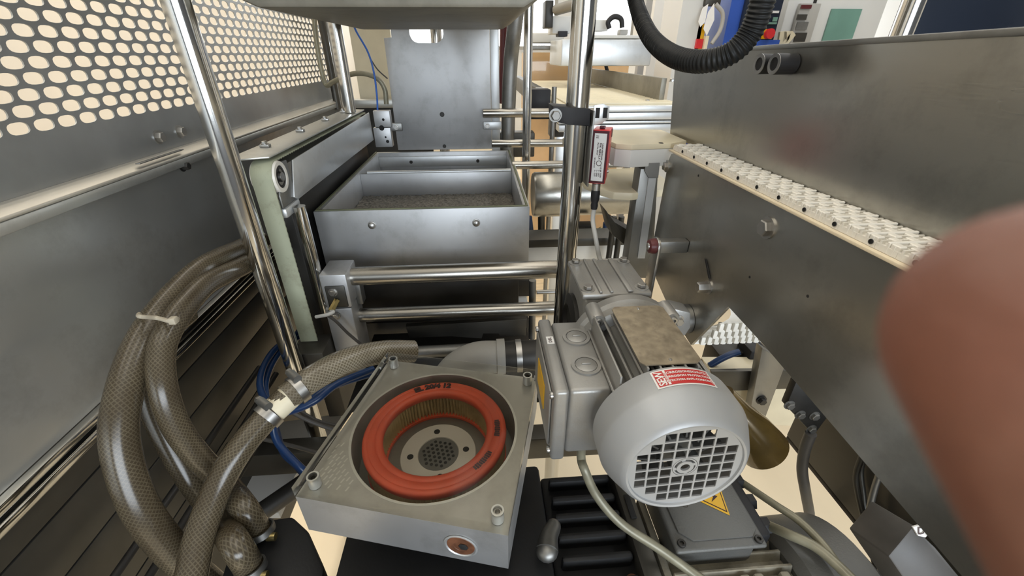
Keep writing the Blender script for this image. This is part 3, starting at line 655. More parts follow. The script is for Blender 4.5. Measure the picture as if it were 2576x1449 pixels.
for i in range(4):
    t = i*math.pi/2+0.3; gr.box((MX+0.009*math.cos(t)-0.0016, 0.2427, MZ+0.009*math.sin(t)-0.0016), (MX+0.009*math.cos(t)+0.0016, 0.2439, MZ+0.009*math.sin(t)+0.0016))
for t in range(16):
    aa = 2*math.pi*t/16; k = p/max(abs(math.cos(aa)), abs(math.sin(aa))); a2 = 2*math.pi*(t+1)/16; k2 = p/max(abs(math.cos(a2)), abs(math.sin(a2)))
    gr.add([gv(0.0117*math.cos(aa), 0.0117*math.sin(aa), 0), gv(0.0117*math.cos(a2), 0.0117*math.sin(a2), 0), gv(k2*math.cos(a2), k2*math.sin(a2), 0), gv(k*math.cos(aa), k*math.sin(aa), 0)], [(0, 1, 2, 3)])
gr.build('fan_grille', 'cover_silver', gm, ang=20)
fan = B().lathe([(0.0, 0.262), (0.016, 0.262), (0.018, 0.275), (0.048, 0.285), (0.048, 0.287), (0.0, 0.287)], fo, Y, 32)
for i in range(9):
    t = 2*math.pi*i/9; R_ = Matrix.Rotation(t, 3, 'Y'); M2 = R_ @ Matrix.Rotation(0.35, 3, 'Z')
    fan.box(fo+R_ @ V((0.031, 0, 0))+V((-0.014, 0.262, -0.001)), fo+R_ @ V((0.031, 0, 0))+V((0.014, 0.284, 0.001)), 0, M=M2)
fan.build('fan', 'motor_grey', gm)
B().lathe([(0.0, 0.248), (0.005, 0.248), (0.006, 0.249), (0.006, 0.262)], fo, Y, 16).build('shaft_end', 'bolt_steel', gm)
# stator, fins, name plate
B().lathe([(0.0, 0.298), (0.0510, 0.298), (0.0510, 0.412), (0, 0.412)], fo, Y, 48).build('stator', 'dull_steel', gm)  # darker core colour stands for dirt and shade between the fins
fsrc = None
for i in range(26):
    t = math.radians(-35 + i*250/25)
    if 150 < math.degrees(t) < 210: continue
    R_ = Matrix.Rotation(-t, 3, 'Y'); c = fo + R_ @ V((0.0585, 0, 0))
    B().box(c+V((-0.008, 0.3005, -0.0012)), c+V((0.008, 0.411, 0.0012)), 0.0004, M=R_, seg=1).build('cooling_fin', 'cast_silver', gm)
nz = 1.1375
B().prism([(0.1515, 0.303, nz), (0.2030, 0.303, nz), (0.2085, 0.308, nz), (0.2085, 0.404, nz), (0.2035, 0.409, nz), (0.1515, 0.409, nz), (0.1470, 0.404, nz), (0.1470, 0.308, nz)], (0, 0, 0.0012)).build('name_plate', 'nameplate', gm)
for yy in (0.309, 0.403):
    B().lathe([(0.0018, 0), (0.0016, 0.0010), (0, 0.0012)], (0.178, yy, nz+0.0012), Z, 12).build('rivet', 'bolt_steel', gm)
for i in range(5):
    xx = 0.1520+i*0.0125; B().box((xx, 0.2995, 1.118), (xx+0.002, 0.4105, nz-0.0003)).build('plate_rib', 'cast_silver', gm)
for xx in (0.127, 0.218, 0.226):
    B().box((xx, 0.300, 1.085), (xx+0.0022, 0.412, 1.128 if xx < 0.2 else 1.122-(xx-0.218)), 0.0005).build('plate_rib', 'cast_silver', gm)
# red corrosion label laid round the cover
RL = 0.0731
def onlab(s, t, d=0.0): aa = s/RL; return V((MX+(RL+d)*math.sin(aa), 0.2725+t, MZ+(RL+d)*math.cos(aa)))
def labquad(b, s0, s1, t0, t1, d, n=12):
    vs = []
    for i in range(n+1): q = s0+(s1-s0)*i/n; vs += [onlab(q, t0, d), onlab(q, t1, d)]
    b.add(vs, [(2*i, 2*i+2, 2*i+3, 2*i+1) for i in range(n)])
lw = B(); labquad(lw, -0.026, 0.031, 0.0, 0.0225, 0.0003); lab = lw.build('corrosion_label', 'label_white', gm)
lr = B(); labquad(lr, -0.0242, 0.0292, 0.0016, 0.0209, 0.0006); lr.build('red_field', 'label_red', lab)
tx = B(); lx = 0.0065
for i, sline in enumerate(('KORROSIONSSCHUTZ', 'CORROSION PROTECTION', 'PROTECTION ANTI-CORROSION')):
    lay(tx, text(sline, (0.0041, 0.0038, 0.0034)[i], 'CENTER', 0.0001), lambda a, c, i=i: onlab(lx-0.001+a, 0.0166-0.0052*i+c*1.0, 0.0009))
lay(tx, text('SEW', 0.0105, 'CENTER', 0.0002), lambda a, c: onlab(-0.0194-c*0.95, 0.0112+a*0.86, 0.0009))
labquad(tx, -0.0152, -0.0130, 0.0020, 0.0205, 0.0009, 3)
for i in range(5): labquad(tx, 0.0272, 0.0280, 0.003+0.0036*i, 0.003+0.0036*i+(0.0026 if i % 2 else 0.0014), 0.0009, 2)
tx.build('lettering', 'label_white', lab)
et = B(); lay(et, text('EURODRIVE', 0.0024, 'CENTER'), lambda a, c: onlab(-0.0141-c, 0.0112+a, 0.0011)); et.build('small_lettering', 'label_red', lab)
for u, v in ((1868, 1008),):
    q = P(u, v, y=0.285); B().bolt((MX+0.0728, 0.285, MZ+0.012), X, 0.004, 0.006).build('bolt', 'bolt_steel', gm)
# flange between motor and gearbox
B().lathe([(0.0, 0.410), (0.060, 0.410), (0.0655, 0.413), (0.0660, 0.424), (0.0700, 0.428), (0.0700, 0.440), (0.060, 0.452), (0.045, 0.462), (0, 0.462)], fo, Y, 56).build('flange', 'cast_silver', gm, ang=30)
for t in (130, 48, -40, -140):
    c = fo + V((0.0700*math.cos(math.radians(t)), 0.418, 0.0700*math.sin(math.radians(t))))
    lug = B().lathe([(0.0085, -0.012), (0.0095, -0.010), (0.0095, 0.018), (0.007, 0.02), (0, 0.02)], c, Y, 20)
    l_ = lug.build('flange_lug', 'cast_silver', gm); B().socket(c+V((0, -0.0118, 0)), -Y, 0.0052, 0.004).build('bolt', 'bolt_steel', l_)
# gear housing
gx0, gx1, gy0, gy1 = 0.1225, 0.2135, 0.452, 0.548
B().box((gx0+0.004, gy0, 0.985), (gx1-0.004, gy1, 1.125), 0.006, seg=3).build('gear_housing', 'cast_silver', gm)
gc = B().box((gx0, gy0-0.004, 1.1255), (gx1, gy1+0.002, 1.1335), 0.003); gcover = gc.build('gear_cover', 'cast_silver', gm)
for xa, xb in ((0.145, 0.149), (0.159, 0.163), (0.182, 0.189)):
    B().box((xa, gy0-0.002, 1.1336), (xb, gy1, 1.1365), 0.001).build('cover_rib', 'cast_silver', gcover)
for xx, yy in ((gx0+0.010, gy0+0.010), (gx0+0.010, gy1-0.008), (gx1-0.010, gy0+0.010), (gx1-0.010, gy1-0.008)):
    B().cyl((xx, yy, 1.128), (xx, yy, 1.1345), 0.009, 20).build('cover_boss', 'cast_silver', gcover)
    B().bolt((xx, yy, 1.1345), Z, 0.0058, 0.005, False).build('bolt', 'bolt_steel', gcover)
B().lathe([(0.045, 0.0), (0.045, 0.006), (0.030, 0.010), (0.029, 0.004), (0, 0.004)], (gx0+0.0045, 0.50, 1.055), -X, 40).build('bearing_cap', 'dark_steel', gm)
B().cyl((gx1-0.0045, 0.50, 1.055), (LX-0.0005, 0.50, 1.055), 0.022, 28).build('output_shaft', 'dull_steel', gm)
q = P(1700, 755, x=0.255)
B().prism([(0.245, 0.47, 1.045), (0.285, 0.47, 1.045), (0.290, 0.47, 1.06), (0.285, 0.47, 1.085), (0.262, 0.47, 1.092), (0.245, 0.47, 1.088)], (0, 0.028, 0), 0.003).build('torque_bracket', 'cast_silver', gm)
B().bolt((0.268, 0.4698, 1.074), -Y, 0.006, 0.008).build('bolt', 'bolt_steel', gm)
# terminal box
tb0, tb1, ty0, ty1, tz0, tz1 = 0.0815, 0.128, 0.312, 0.438, 1.008, 1.1015
B().box((tb0, ty0, tz0), (tb1, ty1, tz1), 0.005, seg=3).build('terminal_box', 'cast_silver', gm)
lid = B().box((0.0655, ty0-0.004, tz0-0.006), (0.0810, ty1+0.004, tz1+0.003), 0.004, seg=3).build('terminal_lid', 'cast_silver', gm)
B().box((0.0625, ty0+0.008, tz0+0.006), (0.0654, ty1-0.008, tz1-0.008), 0.002).build('lid_panel', 'cast_silver', lid)
for yy in (ty0+0.004, ty1-0.004):
    for zz in (tz0+0.004, tz1-0.008): B().socket((0.0652, yy, zz), -X, 0.004, 0.003).build('bolt', 'bolt_steel', lid)
B().box((0.0615, 0.35, 1.04), (0.0624, 0.40, 1.075)).build('yellow_sticker', 'warning_yellow', lid)
for yy in (0.402, 0.350):
    k_ = B().ring((0.107, yy, tz1-0.0005), Z, 0.0125, 0.0165, 0.0025, 32).build('knockout', 'cast_silver', gm)
    B().lathe([(0.0118, 0), (0.0118, 0.0022), (0.010, 0.0032), (0, 0.0032)], (0.107, yy, tz1-0.0004), Z, 28).build('knockout_plug', 'cast_silver', k_)
    B().box((0.102, yy-0.0012, tz1+0.0028), (0.112, yy+0.0012, tz1+0.0042), 0.0004).build('slot', 'cast_silver', k_)
st = B().box((0.0700, 0.388, tz1+0.0031), (0.0785, 0.402, tz1+0.0034)).build('sticker', 'label_white', gm)
lay(B(), text('DBL', 0.0058, 'CENTER', 0.0001), lambda a, c: V((0.0742-c, 0.395+a, tz1+0.0036))).build('lettering', 'ink', st)
B().box((tb1-0.004, 0.325, 1.03), (0.135, 0.425, 1.09), 0.002).build('neck', 'cast_silver', gm)
cab = thing('motor_cable', (0.12, 0.30, 0.86), 'silvery braided cable hanging from the gear motor terminal box', 'cable')
B().cyl((0.107, 0.335, 0.998), (0.107, 0.335, 1.0075), 0.010, 6).build('gland', 'bolt_steel', cab)
B().tube([(0.107, 0.335, 0.999), (0.109, 0.334, 0.97), P(1470, 1180, d=0.50), P(1500, 1245, d=0.505), P(1560, 1315, d=0.505), P(1650, 1375, d=0.50), P(1720, 1425, d=0.50), P(1790, 1475, d=0.49)], 0.0055, 14).build('cable', 'cable_olive', cab)

# ================================================================ CLAMP AND RED SENSOR ON THE RIGHT POLE
ck = thing('pole_clamp', (0.135, 0.65, 1.308), 'matt black clamp block gripping the sensor pole', 'clamp')
B().prism([P(1391, 267, y=0.628), P(1485, 274, y=0.628), P(1484, 318, y=0.628), P(1430, 314, y=0.628), P(1393, 305, y=0.628)], (0, 0.045, 0), 0.001).build('block', 'black_plastic', ck)
q = P(1397, 290, y=0.6278); B().bolt(q, -Y, 0.0068, 0.008).build('bolt', 'dull_steel', ck)
sk = thing('light_sensor', (0.178, 0.63, 1.222), 'red photoelectric sensor with a printed grey label beside the pole', 'sensor')
sc = V((0.1805, 0.637, 0)); th = math.radians(-22)
ex = V((math.cos(th), math.sin(th), 0)); ey = V((-math.sin(th), math.cos(th), 0))
def sp3(a, b_, c): return V((sc.x, sc.y, 0)) + ex*a + ey*b_ + Z*c
def sbox(b, a0, a1, b0, b1, c0, c1, bev=0.0):
    h = V((a1-a0, b1-b0, c1-c0))/2; c = sp3((a0+a1)/2, (b0+b1)/2, (c0+c1)/2); return b.box(c-h, c+h, bev, rz=th)
body = [(-0.010, 0.024), (0.010, 0.024), (0.010, 0.024), (0.010, 0.010)]
B().prism([sp3(-0.0125, -0.015, 1.226), sp3(-0.0125, 0.014, 1.232), sp3(-0.0125, 0.022, 1.252), sp3(-0.0125, 0.022, 1.304), sp3(-0.0125, -0.015, 1.304)], ex*0.025, 0.0015).build('body', 'sensor_red', sk)
sbox(B(), -0.0118, 0.0118, -0.0158, -0.0151, 1.2275, 1.3030).build('label_frame', 'sensor_maroon', sk)
lb_ = sbox(B(), -0.0088, 0.0088, -0.0165, -0.0160, 1.2310, 1.2995, 0.0).build('label', 'label_grey', sk)
tt = B()
def onsen(a, c): return lambda x_, y_: sp3(a+y_, -0.0168, c-x_)
for a, c, s_, sz in ((0.0045, 1.274, 'Leuze electronic', 0.0036), (0.0008, 1.275, 'PRK 46B/4.L.4', 0.0040), (-0.0028, 1.278, 'Part No. 50127', 0.0028), (0.0045, 1.250, 'c UL us', 0.0030),
                     (-0.0055, 1.258, 'UB 10-30V DC', 0.0024), (0.0050, 1.2425, '1 +  10-30V', 0.0026), (0.0020, 1.2425, '2 -  OUT', 0.0026), (-0.0010, 1.2425, '3 -  GND', 0.0026), (-0.0040, 1.2425, '4 -  OUT', 0.0026)):
    lay(tt, text(s_, sz, 'CENTER', 0.00008), onsen(a, c))
for i in range(24):
    t0 = 2*math.pi*i/24; t1 = 2*math.pi*(i+1)/24
    tt.add([sp3(0.001+r_*math.cos(t), -0.0168, 1.2575+r_*math.sin(t)) for r_, t in ((0.0032, t0), (0.0032, t1), (0.0040, t1), (0.0040, t0))], [(0, 1, 2, 3)])
for a, c in ((-0.0045, 1.296), (-0.0045, 1.2935)):
    tt.add([sp3(a+dx, -0.0168, c+dz) for dx, dz in ((-0.002, -0.0004), (0.002, -0.0004), (0.002, 0.0004), (-0.002, 0.0004))], [(0, 1, 2, 3)])
tt.build('lettering', 'ink', lb_)
sbox(B(), -0.004, 0.004, -0.008, 0.000, 1.3045, 1.3085, 0.001).build('top_button', 'sensor_maroon', sk)
sbox(B(), 0.0126, 0.0132, 0.010, 0.018, 1.291, 1.302).build('lens_window', 'sensor_maroon', sk)
B().lathe([(0.003, 0), (0.0028, 0.0018), (0, 0.002)], sp3(0.0125, 0.012, 1.240), ex, 14).build('screw', 'bolt_steel', sk)
B().lathe([(0.0066, 0), (0.0066, 0.004), (0.006, 0.0045), (0.0066, 0.005), (0.0066, 0.015)], sp3(-0.001, -0.003, 1.2285), -Z, 18).build('plug_nut', 'bolt_steel', sk)
B().lathe([(0.0066, 0.0152), (0.0072, 0.020), (0.0068, 0.030), (0.0052, 0.036), (0.0058, 0.040), (0.0050, 0.046), (0.003, 0.046)], sp3(-0.001, -0.003, 1.2285), -Z, 18).build('plug_boot', 'black_plastic', sk)
e = sp3(-0.001, -0.003, 1.183)
B().tube([e, e+V((0.000, 0, -0.02)), P(1497, 590, y=0.622), P(1506, 640, y=0.615), P(1512, 665, y=0.61), P(1512, 720, y=0.61)], 0.0038, 12).build('cable', 'cable_grey', sk)
bk = thing('sensor_bracket', (0.163, 0.63, 1.23), 'thin bent steel bracket joining the black clamp to the red sensor', 'bracket')
B().box((0.1605, 0.622, 1.222), (0.1630, 0.655, 1.330), 0.0008).build('web', 'dull_steel', bk)
B().prism([(0.1632, 0.632, 1.309), (0.1632, 0.632, 1.336), (0.176, 0.632, 1.338), (0.186, 0.632, 1.334), (0.186, 0.632, 1.318), (0.176, 0.632, 1.311)], (0, 0.0025, 0), 0.0006).build('flag', 'bright_aluminium', bk)
for xx in (0.169, 0.180): B().box((xx-0.003, 0.6308, 1.319), (xx+0.003, 0.6318, 1.333), 0.0003).build('slot', 'hole_dark', bk)

# ================================================================ AIR FILTER UNIT
FC = V((-0.070, 0.381, 0)); FA = math.radians(-14.5); FH = 0.1165
fx = V((math.cos(FA), math.sin(FA), 0)); fy = V((-math.sin(FA), math.cos(FA), 0))
def fp(a, c, z): return V((FC.x, FC.y, 0)) + fx*a + fy*c + Z*z
fu = thing('air_filter', (FC.x, FC.y, 0.925), 'round orange air filter set in a square aluminium block under clear acrylic', 'air filter')
# block with a round bore
bk_ = B(); NB = 64; RB = 0.1015; vs = []; fs = []
for z in (0.924, 0.984):
    for i in range(NB):
        t = 2*math.pi*i/NB; k = FH/max(abs(math.cos(t)), abs(math.sin(t))); vs.append(fp(k*math.cos(t), k*math.sin(t), z))
    for i in range(NB):
        t = 2*math.pi*i/NB; vs.append(fp(RB*math.cos(t), RB*math.sin(t), z))
for i in range(NB):
    j = (i+1) % NB
    fs += [(i, j, 2*NB+j, 2*NB+i), (2*NB+i, 2*NB+j, 3*NB+j, 3*NB+i), (3*NB+i, 3*NB+j, NB+j, NB+i), (NB+i, NB+j, j, i)]
bk_.add(vs, fs); bk_.build('block', 'aluminium', fu, ang=30)
B().lathe([(0.0, 0), (RB-0.0005, 0), (RB-0.0005, 0.004), (0, 0.004)], fp(0, 0, 0.930), Z, 48).build('bore_floor', 'dull_steel', fu)
lid_ = B()
h = FH+0.0005
lid_.prism([fp(-h, -h, 0.9845), fp(h, -h, 0.9845), fp(h, h, 0.9845), fp(-h, h, 0.9845)], (0, 0, 0.0155), 0.0008); lid_.build('acrylic_lid', 'acrylic', fu)
B().ring(fp(0, 0, 0.9841), Z, 0.1016, 0.1045, 0.0003, 64).build('bore_lip', 'bright_aluminium', fu)
# machining marks at one corner of the block face
mk = B()
for i in range(9):
    for j in range(7):
        a = -0.108+0.0052*i; c = -0.098+0.0085*j+0.003*(i % 2)
        if math.hypot(a, c) < 0.107 or a+c < -0.190: continue
        if random.random() < 0.15: continue
        o = fp(a, c, 0.9842); d1 = (fx*0.25+fy).normalized()*0.0030; d2 = fx*0.0009
        mk.add([o-d1-d2, o-d1+d2, o+d1+d2, o+d1-d2], [(0, 1, 2, 3)])
mk.build('milling_marks', 'bright_aluminium', fu)
for i, (a, c) in enumerate(((-0.102, 0.104), (0.103, 0.104), (0.103, -0.102), (-0.103, -0.100))):
    q = fp(a, c, 0); sc_ = B().ring((q.x, q.y, 0.9846), Z, 0.0048, 0.0066, 0.0150, 24).build('screw_sleeve', 'bright_aluminium', fu)
    B().lathe([(0.0047, 0.0), (0.0047, 0.012), (0.0028, 0.0122), (0.0026, 0.007), (0, 0.007)], (q.x, q.y, 0.9848), Z, 16).build('screw', 'dark_steel' if i != 2 else 'bolt_steel', sc_)
q = fp(0.066, -FH, 0.951)
pt = B().lathe([(0.0175, 0), (0.0185, 0.001), (0.0165, 0.0016), (0.0155, 0.0003), (0.0, 0.0003)], q, -fy, 36).build('port_ring', 'bright_aluminium', fu)
B().lathe([(0.0152, 0.0006), (0.0145, 0.0012), (0.008, 0.001), (0.0075, 0.0004), (0, 0.0004)], q, -fy, 28).build('port_plug', 'rust', pt)
B().lathe([(0.0055, 0.0013), (0.005, 0.0016), (0, 0.0016)], q+fx*0.003, -fy, 6).build('plug_socket', 'hole_dark', pt)
# the filter itself
zf_ = 0.9345
ring_o, ring_i, ztp = 0.0905, 0.0575, 0.9825
B().lathe([(0.0670, 0.036), (0.0655, 0.040), (0.0650, 0.043), (0.0662, 0.0462), (0.0690, 0.0478), (0.0715, 0.0480), (0.0735, 0.0476), (0.0745, 0.0468), (0.0755, 0.0476), (0.0820, 0.0478), (0.0835, 0.0470), (0.0845, 0.0476), (0.0880, 0.0470), (0.0900, 0.0450), (0.0905, 0.0420), (0.0895, 0.037), (0.0670, 0.036)], fp(0, 0, zf_), Z, 96).build('rubber_ring', 'orange_rubber', fu, ang=50)
B().ring(fp(0, 0, zf_), Z, 0.0655, 0.090, 0.004, 72).build('lower_ring', 'orange_rubber', fu)
pt_ = B(); NP = 95; vs = []; fs = []
for z in (zf_+0.004, zf_+0.038):
    for i in range(2*NP):
        t = math.pi*i/NP + (0.012*math.sin(i*0.37) if z < zf_+0.008 else 0); rr = 0.0668 if i % 2 else 0.0730; vs.append(fp(rr*math.cos(t), rr*math.sin(t), z))
for i in range(2*NP):
    j = (i+1) % (2*NP); fs.append((i, j, 2*NP+j, 2*NP+i))
pt_.add(vs, fs)
vs = []; fs = []
for z in (zf_+0.006, zf_+0.038):
    for i in range(2*NP):
        t = math.pi*i/NP; rr = 0.0888 if i % 2 else 0.0855; vs.append(fp(rr*math.cos(t), rr*math.sin(t), z))
for i in range(2*NP):
    j = (i+1) % (2*NP); fs.append((i, j, 2*NP+j, 2*NP+i))
pt_.add(vs, fs); pt_.build('pleated_paper', 'filter_paper', fu, ang=10)
B().lathe([(0.0, 0), (0.0500, 0), (0.0500, 0.0020), (0.0490, 0.0030), (0.0270, 0.0030), (0.0262, 0.0015), (0.0, 0.0015)], fp(0, 0, zf_+0.0005), Z, 56).build('inlet_flange', 'filter_floor', fu)
sf = B().lathe([(0.0262, 0), (0.0262, 0.0008), (0, 0.0008)], fp(0, 0, zf_+0.0018), Z, 40).build('strainer', 'mesh_grey', fu)
for i in range(-4, 5):
    for j in range(-4, 5):
        a = 0.0068*(i+0.5*(j % 2)); c = 0.0059*j
        if math.hypot(a, c) > 0.0225: continue
        B().lathe([(0.0021, 0), (0.0021, 0.0003), (0, 0.0003)], fp(a, c, zf_+0.0026), Z, 12).build('strainer_hole', 'hole_dark', sf)
for t in (20, 112, 200, 292):
    B().lathe([(0.0042, 0), (0.0042, 0.0004), (0, 0.0004)], fp(0.0365*math.cos(math.radians(t)), 0.0365*math.sin(math.radians(t)), zf_+0.0035), Z, 18).build('flange_hole', 'hole_dark', fu)
def polar(rad, a0, flip=1):
    def fn(x_, y_):
        t = a0 - flip*x_/rad; return fp((rad+flip*y_)*math.cos(t), (rad+flip*y_)*math.sin(t), zf_+0.0483)
    return fn
pr_ = B()
lay(pr_, text('EL 20/4 12', 0.0120, 'CENTER', 0.0009), polar(0.0800, math.radians(112)))
pr_.build('printed_code', 'ink', fu)
for a0, nb in ((12, 9), (-26, 10)):
    bq = B(); fn = polar(0.0790, math.radians(a0))
    for k in range(nb):
        xa = (k-nb/2)*0.0030; yb = 0.0035 if k % 3 else 0.0028
        bq.add([fn(xa, -yb), fn(xa+0.0024, -yb), fn(xa+0.0024, yb), fn(xa, yb)], [(0, 1, 2, 3)])
    bq.build('blurred_print', 'ink', fu)

# ================================================================ VACUUM PUMP UNDER THE FILTER
vp = thing('vacuum_pump', (0.0, 0.30, 0.60), 'black ribbed vacuum pump body under the air filter block', 'pump')
B().box((-0.190, 0.02, 0.60), (0.070, 0.412, 0.862), 0.006).build('body', 'pump_black', vp)
B().box((0.072, 0.02, 0.60), (0.190, 0.408, 0.838), 0.006).build('rib_base', 'pump_black', vp)
for yy in (0.388, 0.358, 0.333, 0.306, 0.279, 0.251, 0.223, 0.195):
    B().box((0.082, yy-0.005, 0.832), (0.172, yy+0.005, 0.858), 0.0045).build('rib', 'pump_black', vp)
B().cyl(fp(0, 0, 0.862), fp(0, 0, 0.9295), 0.045, 32).build('inlet_neck', 'pump_black', vp)
hb = [P(1392, 1325, z=0.885), P(1380, 1352, z=0.885), P(1376, 1385, z=0.885)]
B().tube(hb, 0.011, 14, 8, rf=lambda L, t: 0.0095+0.004*t).sphere(hb[0], 0.0095, 14).sphere(hb[2], 0.0135, 14, (1, 1, 0.8)).build('lever', 'dull_steel', vp)
q = P(1585, 1437, z=0.864); B().lathe([(0.009, 0), (0.0085, 0.002), (0.003, 0.0025), (0, 0.001)], (0.166, 0.255, 0.8405), Z, 20).build('screw', 'rust', vp)
B().box((0.174, 0.05, 0.60), (0.196, 0.400, 0.864), 0.003).build('coupling_flange', 'frame_steel', vp)
B().box((0.181, 0.318, 0.8641), (0.189, 0.352, 0.8665), 0.001).build('slot', 'hole_dark', vp)
# pump motor
pm = thing('pump_motor', (0.32, 0.28, 0.60), 'dirty grey pump motor with terminal box and yellow warning triangle', 'motor')
mc = V((0, 0.235, 0.745))
B().cyl((0.2165, 0.235, 0.745), (0.3675, 0.235, 0.745), 0.092, 48).build('stator', 'motor_dirty', pm)
for i in range(17):
    t = math.radians(-150+i*12); R_ = Matrix.Rotation(t, 3, 'X'); c = V((0.292, 0.235, 0.745)) + R_ @ V((0, -0.096, 0))
    B().box(c-V((0.075, 0.009, 0.0022)), c+V((0.075, 0.009, 0.0022)), 0.001, M=R_, seg=1).build('cooling_fin', 'motor_dirty', pm)
for xx in (0.235, 0.295, 0.312, 0.345):
    B().box((xx, 0.205, 0.832), (xx+0.012, 0.250, 0.850), 0.003).build('foot_lug', 'motor_dirty', pm)
B().box((0.205, 0.10, 0.60), (0.216, 0.36, 0.845), 0.004).build('end_shield', 'motor_dirty', pm)
tz = 0.872
B().box((0.222, 0.272, 0.82), (0.328, 0.382, tz), 0.008, seg=3).build('terminal_box', 'motor_grey', pm)
bl_ = B().box((0.217, 0.264, tz+0.0005), (0.332, 0.388, tz+0.008), 0.004, seg=3).build('box_lid', 'motor_grey', pm)
B().prism([(0.228, 0.287, tz+0.0082), (0.242, 0.275, tz+0.0082), (0.318, 0.275, tz+0.0082), (0.328, 0.285, tz+0.0082), (0.328, 0.384, tz+0.0082), (0.226, 0.384, tz+0.0082)], (0, 0, 0.0022), 0.0009).build('raised_panel', 'motor_grey', bl_)
for xx, yy in ((0.2265, 0.2735), (0.323, 0.2715)): B().socket((xx, yy, tz+0.0078), Z, 0.005, 0.0035).build('screw', 'dark_steel', bl_)
tq = [P(1836, 1297, z=tz+0.0107), P(1752, 1257, z=tz+0.0107), P(1800, 1195, z=tz+0.0107)]
cen = (tq[0]+tq[1]+tq[2])/3
wt = B().prism(tq, (0, 0, 0.0004)).build('warning_triangle', 'warning_yellow', bl_)
ot = B()
for i in range(3):
    a, c = tq[i], tq[(i+1) % 3]; s1, s2 = 0.86, 0.78
    ot.add([cen+(a-cen)*s1, cen+(c-cen)*s1, cen+(c-cen)*s2, cen+(a-cen)*s2], [(0, 1, 2, 3)])
ot.v = [q+Z*0.0006 for q in ot.v]
bo = [(-0.10, 0.34), (0.06, 0.30), (-0.02, 0.04), (0.12, 0.06), (-0.06, -0.34), (-0.02, -0.06), (-0.15, -0.06)]
ua = (tq[2]-(tq[0]+tq[1])/2); ub = (tq[0]-tq[1])
o = len(ot.v); ot.add([cen+ua*(c*0.62)+ub*(a*0.9)+Z*0.0007 for a, c in bo], [(0, 1, 2, 6), (2, 3, 4, 5), (2, 5, 6)])
ot.build('bolt_symbol', 'ink', wt)
q = P(1722, 1270, z=tz+0.0106); lay(B(), text('G', 0.012, 'CENTER'), lambda a, c: V((q.x+a, q.y+c, tz+0.0106))).build('cast_letter', 'frame_steel', bl_)
B().box((0.3325, 0.285, 0.832), (0.356, 0.388, 0.862), 0.005).build('gland_plate', 'black_plastic', pm)
for yy in (0.372, 0.340, 0.306): B().cyl((0.3565, yy, 0.848), (0.366, yy, 0.848), 0.011, 6).build('gland', 'black_plastic', pm)
B().lathe([(0.108, 0), (0.120, 0.010), (0.122, 0.09), (0.100, 0.110), (0, 0.110)], (0.368, 0.245, 0.735), X, 56).build('fan_hood', 'motor_grey', pm)
for k, (yy, pts) in enumerate(((0.372, [P(1950, 1270, z=0.862), P(2010, 1310, z=0.866), P(2070, 1370, z=0.868), P(2120, 1440, z=0.868)]), (0.306, [P(1985, 1345, z=0.868), P(2050, 1375, z=0.872), P(2110, 1425, z=0.872), P(2170, 1485, z=0.872)]))):
    B().tube([(0.366, yy, 0.848)] + pts, 0.0062 if k else 0.0052, 12).build('power_cable', 'cable_olive', None, ('thinner' if k == 0 else 'thicker') + ' pale cable leaving the pump motor glands', 'cable')

# ================================================================ HOSES ON THE LEFT
def hose(name, pts, r, m, label, cat='hose', n=20):
    return B().tube(pts, r, n, 10).build(name, m, None, label, cat)
HX = -0.425
hose('braided_hose', [P(u, v, x=x) for u, v, x in ((655, 606, -0.44), (600, 632, -0.43), (520, 672, HX), (450, 735, HX), (385, 815, HX), (340, 900, HX), (310, 1000, HX), (300, 1090, HX), (318, 1190, -0.42), (360, 1290, -0.41), (420, 1370, -0.40), (490, 1440, -0.385), (560, 1500, -0.37))], 0.0185, 'braided_hose', 'thickest braided hose looping outermost against the left panel')
hose('braided_hose', [P(u, v, x=x) for u, v, x in ((660, 645, -0.41), (600, 675, -0.40), (520, 715, -0.40), (462, 775, -0.395), (420, 840, -0.395), (404, 900, -0.395), (412, 985, -0.39), (445, 1075, -0.385), (500, 1150, -0.375), (560, 1210, -0.362))] + [P(612, 1275, z=0.905), P(650, 1336, z=0.866)], 0.0150, 'braided_hose', 'braided hose tied to the thickest one and bending to the rear fitting')
hose('braided_hose', [P(u, v, x=x) for u, v, x in ((470, 790, -0.45), (400, 850, -0.45), (372, 930, -0.445), (385, 1020, -0.44), (425, 1110, -0.425), (480, 1205, -0.405), (540, 1290, -0.385))] + [P(590, 1365, z=0.905), P(628, 1428, z=0.866)], 0.0155, 'braided_hose', 'middle braided hose running between its two neighbours to the front fitting')
hp = [(470, 1500, .46), (485, 1430, .47), (505, 1340, .485), (548, 1225, .505), (600, 1135, .52), (660, 1062, .54), (720, 1000, .56), (790, 950, .585), (870, 908, .62), (960, 886, .665), (1040, 884, .70)]
hq = [P(u, v, d=d) for u, v, d in hp]
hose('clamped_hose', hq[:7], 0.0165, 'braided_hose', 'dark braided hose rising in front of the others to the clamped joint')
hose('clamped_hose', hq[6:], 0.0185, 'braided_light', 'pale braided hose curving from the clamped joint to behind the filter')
jt = thing('hose_joint', tuple(hq[6]-Z*0.03), 'pale hose connector with two worm-drive clips and brass screw', 'hose clamp')
ja = (hq[7]-hq[6]).normalized(); jb = (hq[6]-hq[5]).normalized()
B().cyl(hq[6]-jb*0.022, hq[6]+ja*0.016, 0.0172, 28).build('connector', 'cream_plastic', jt)
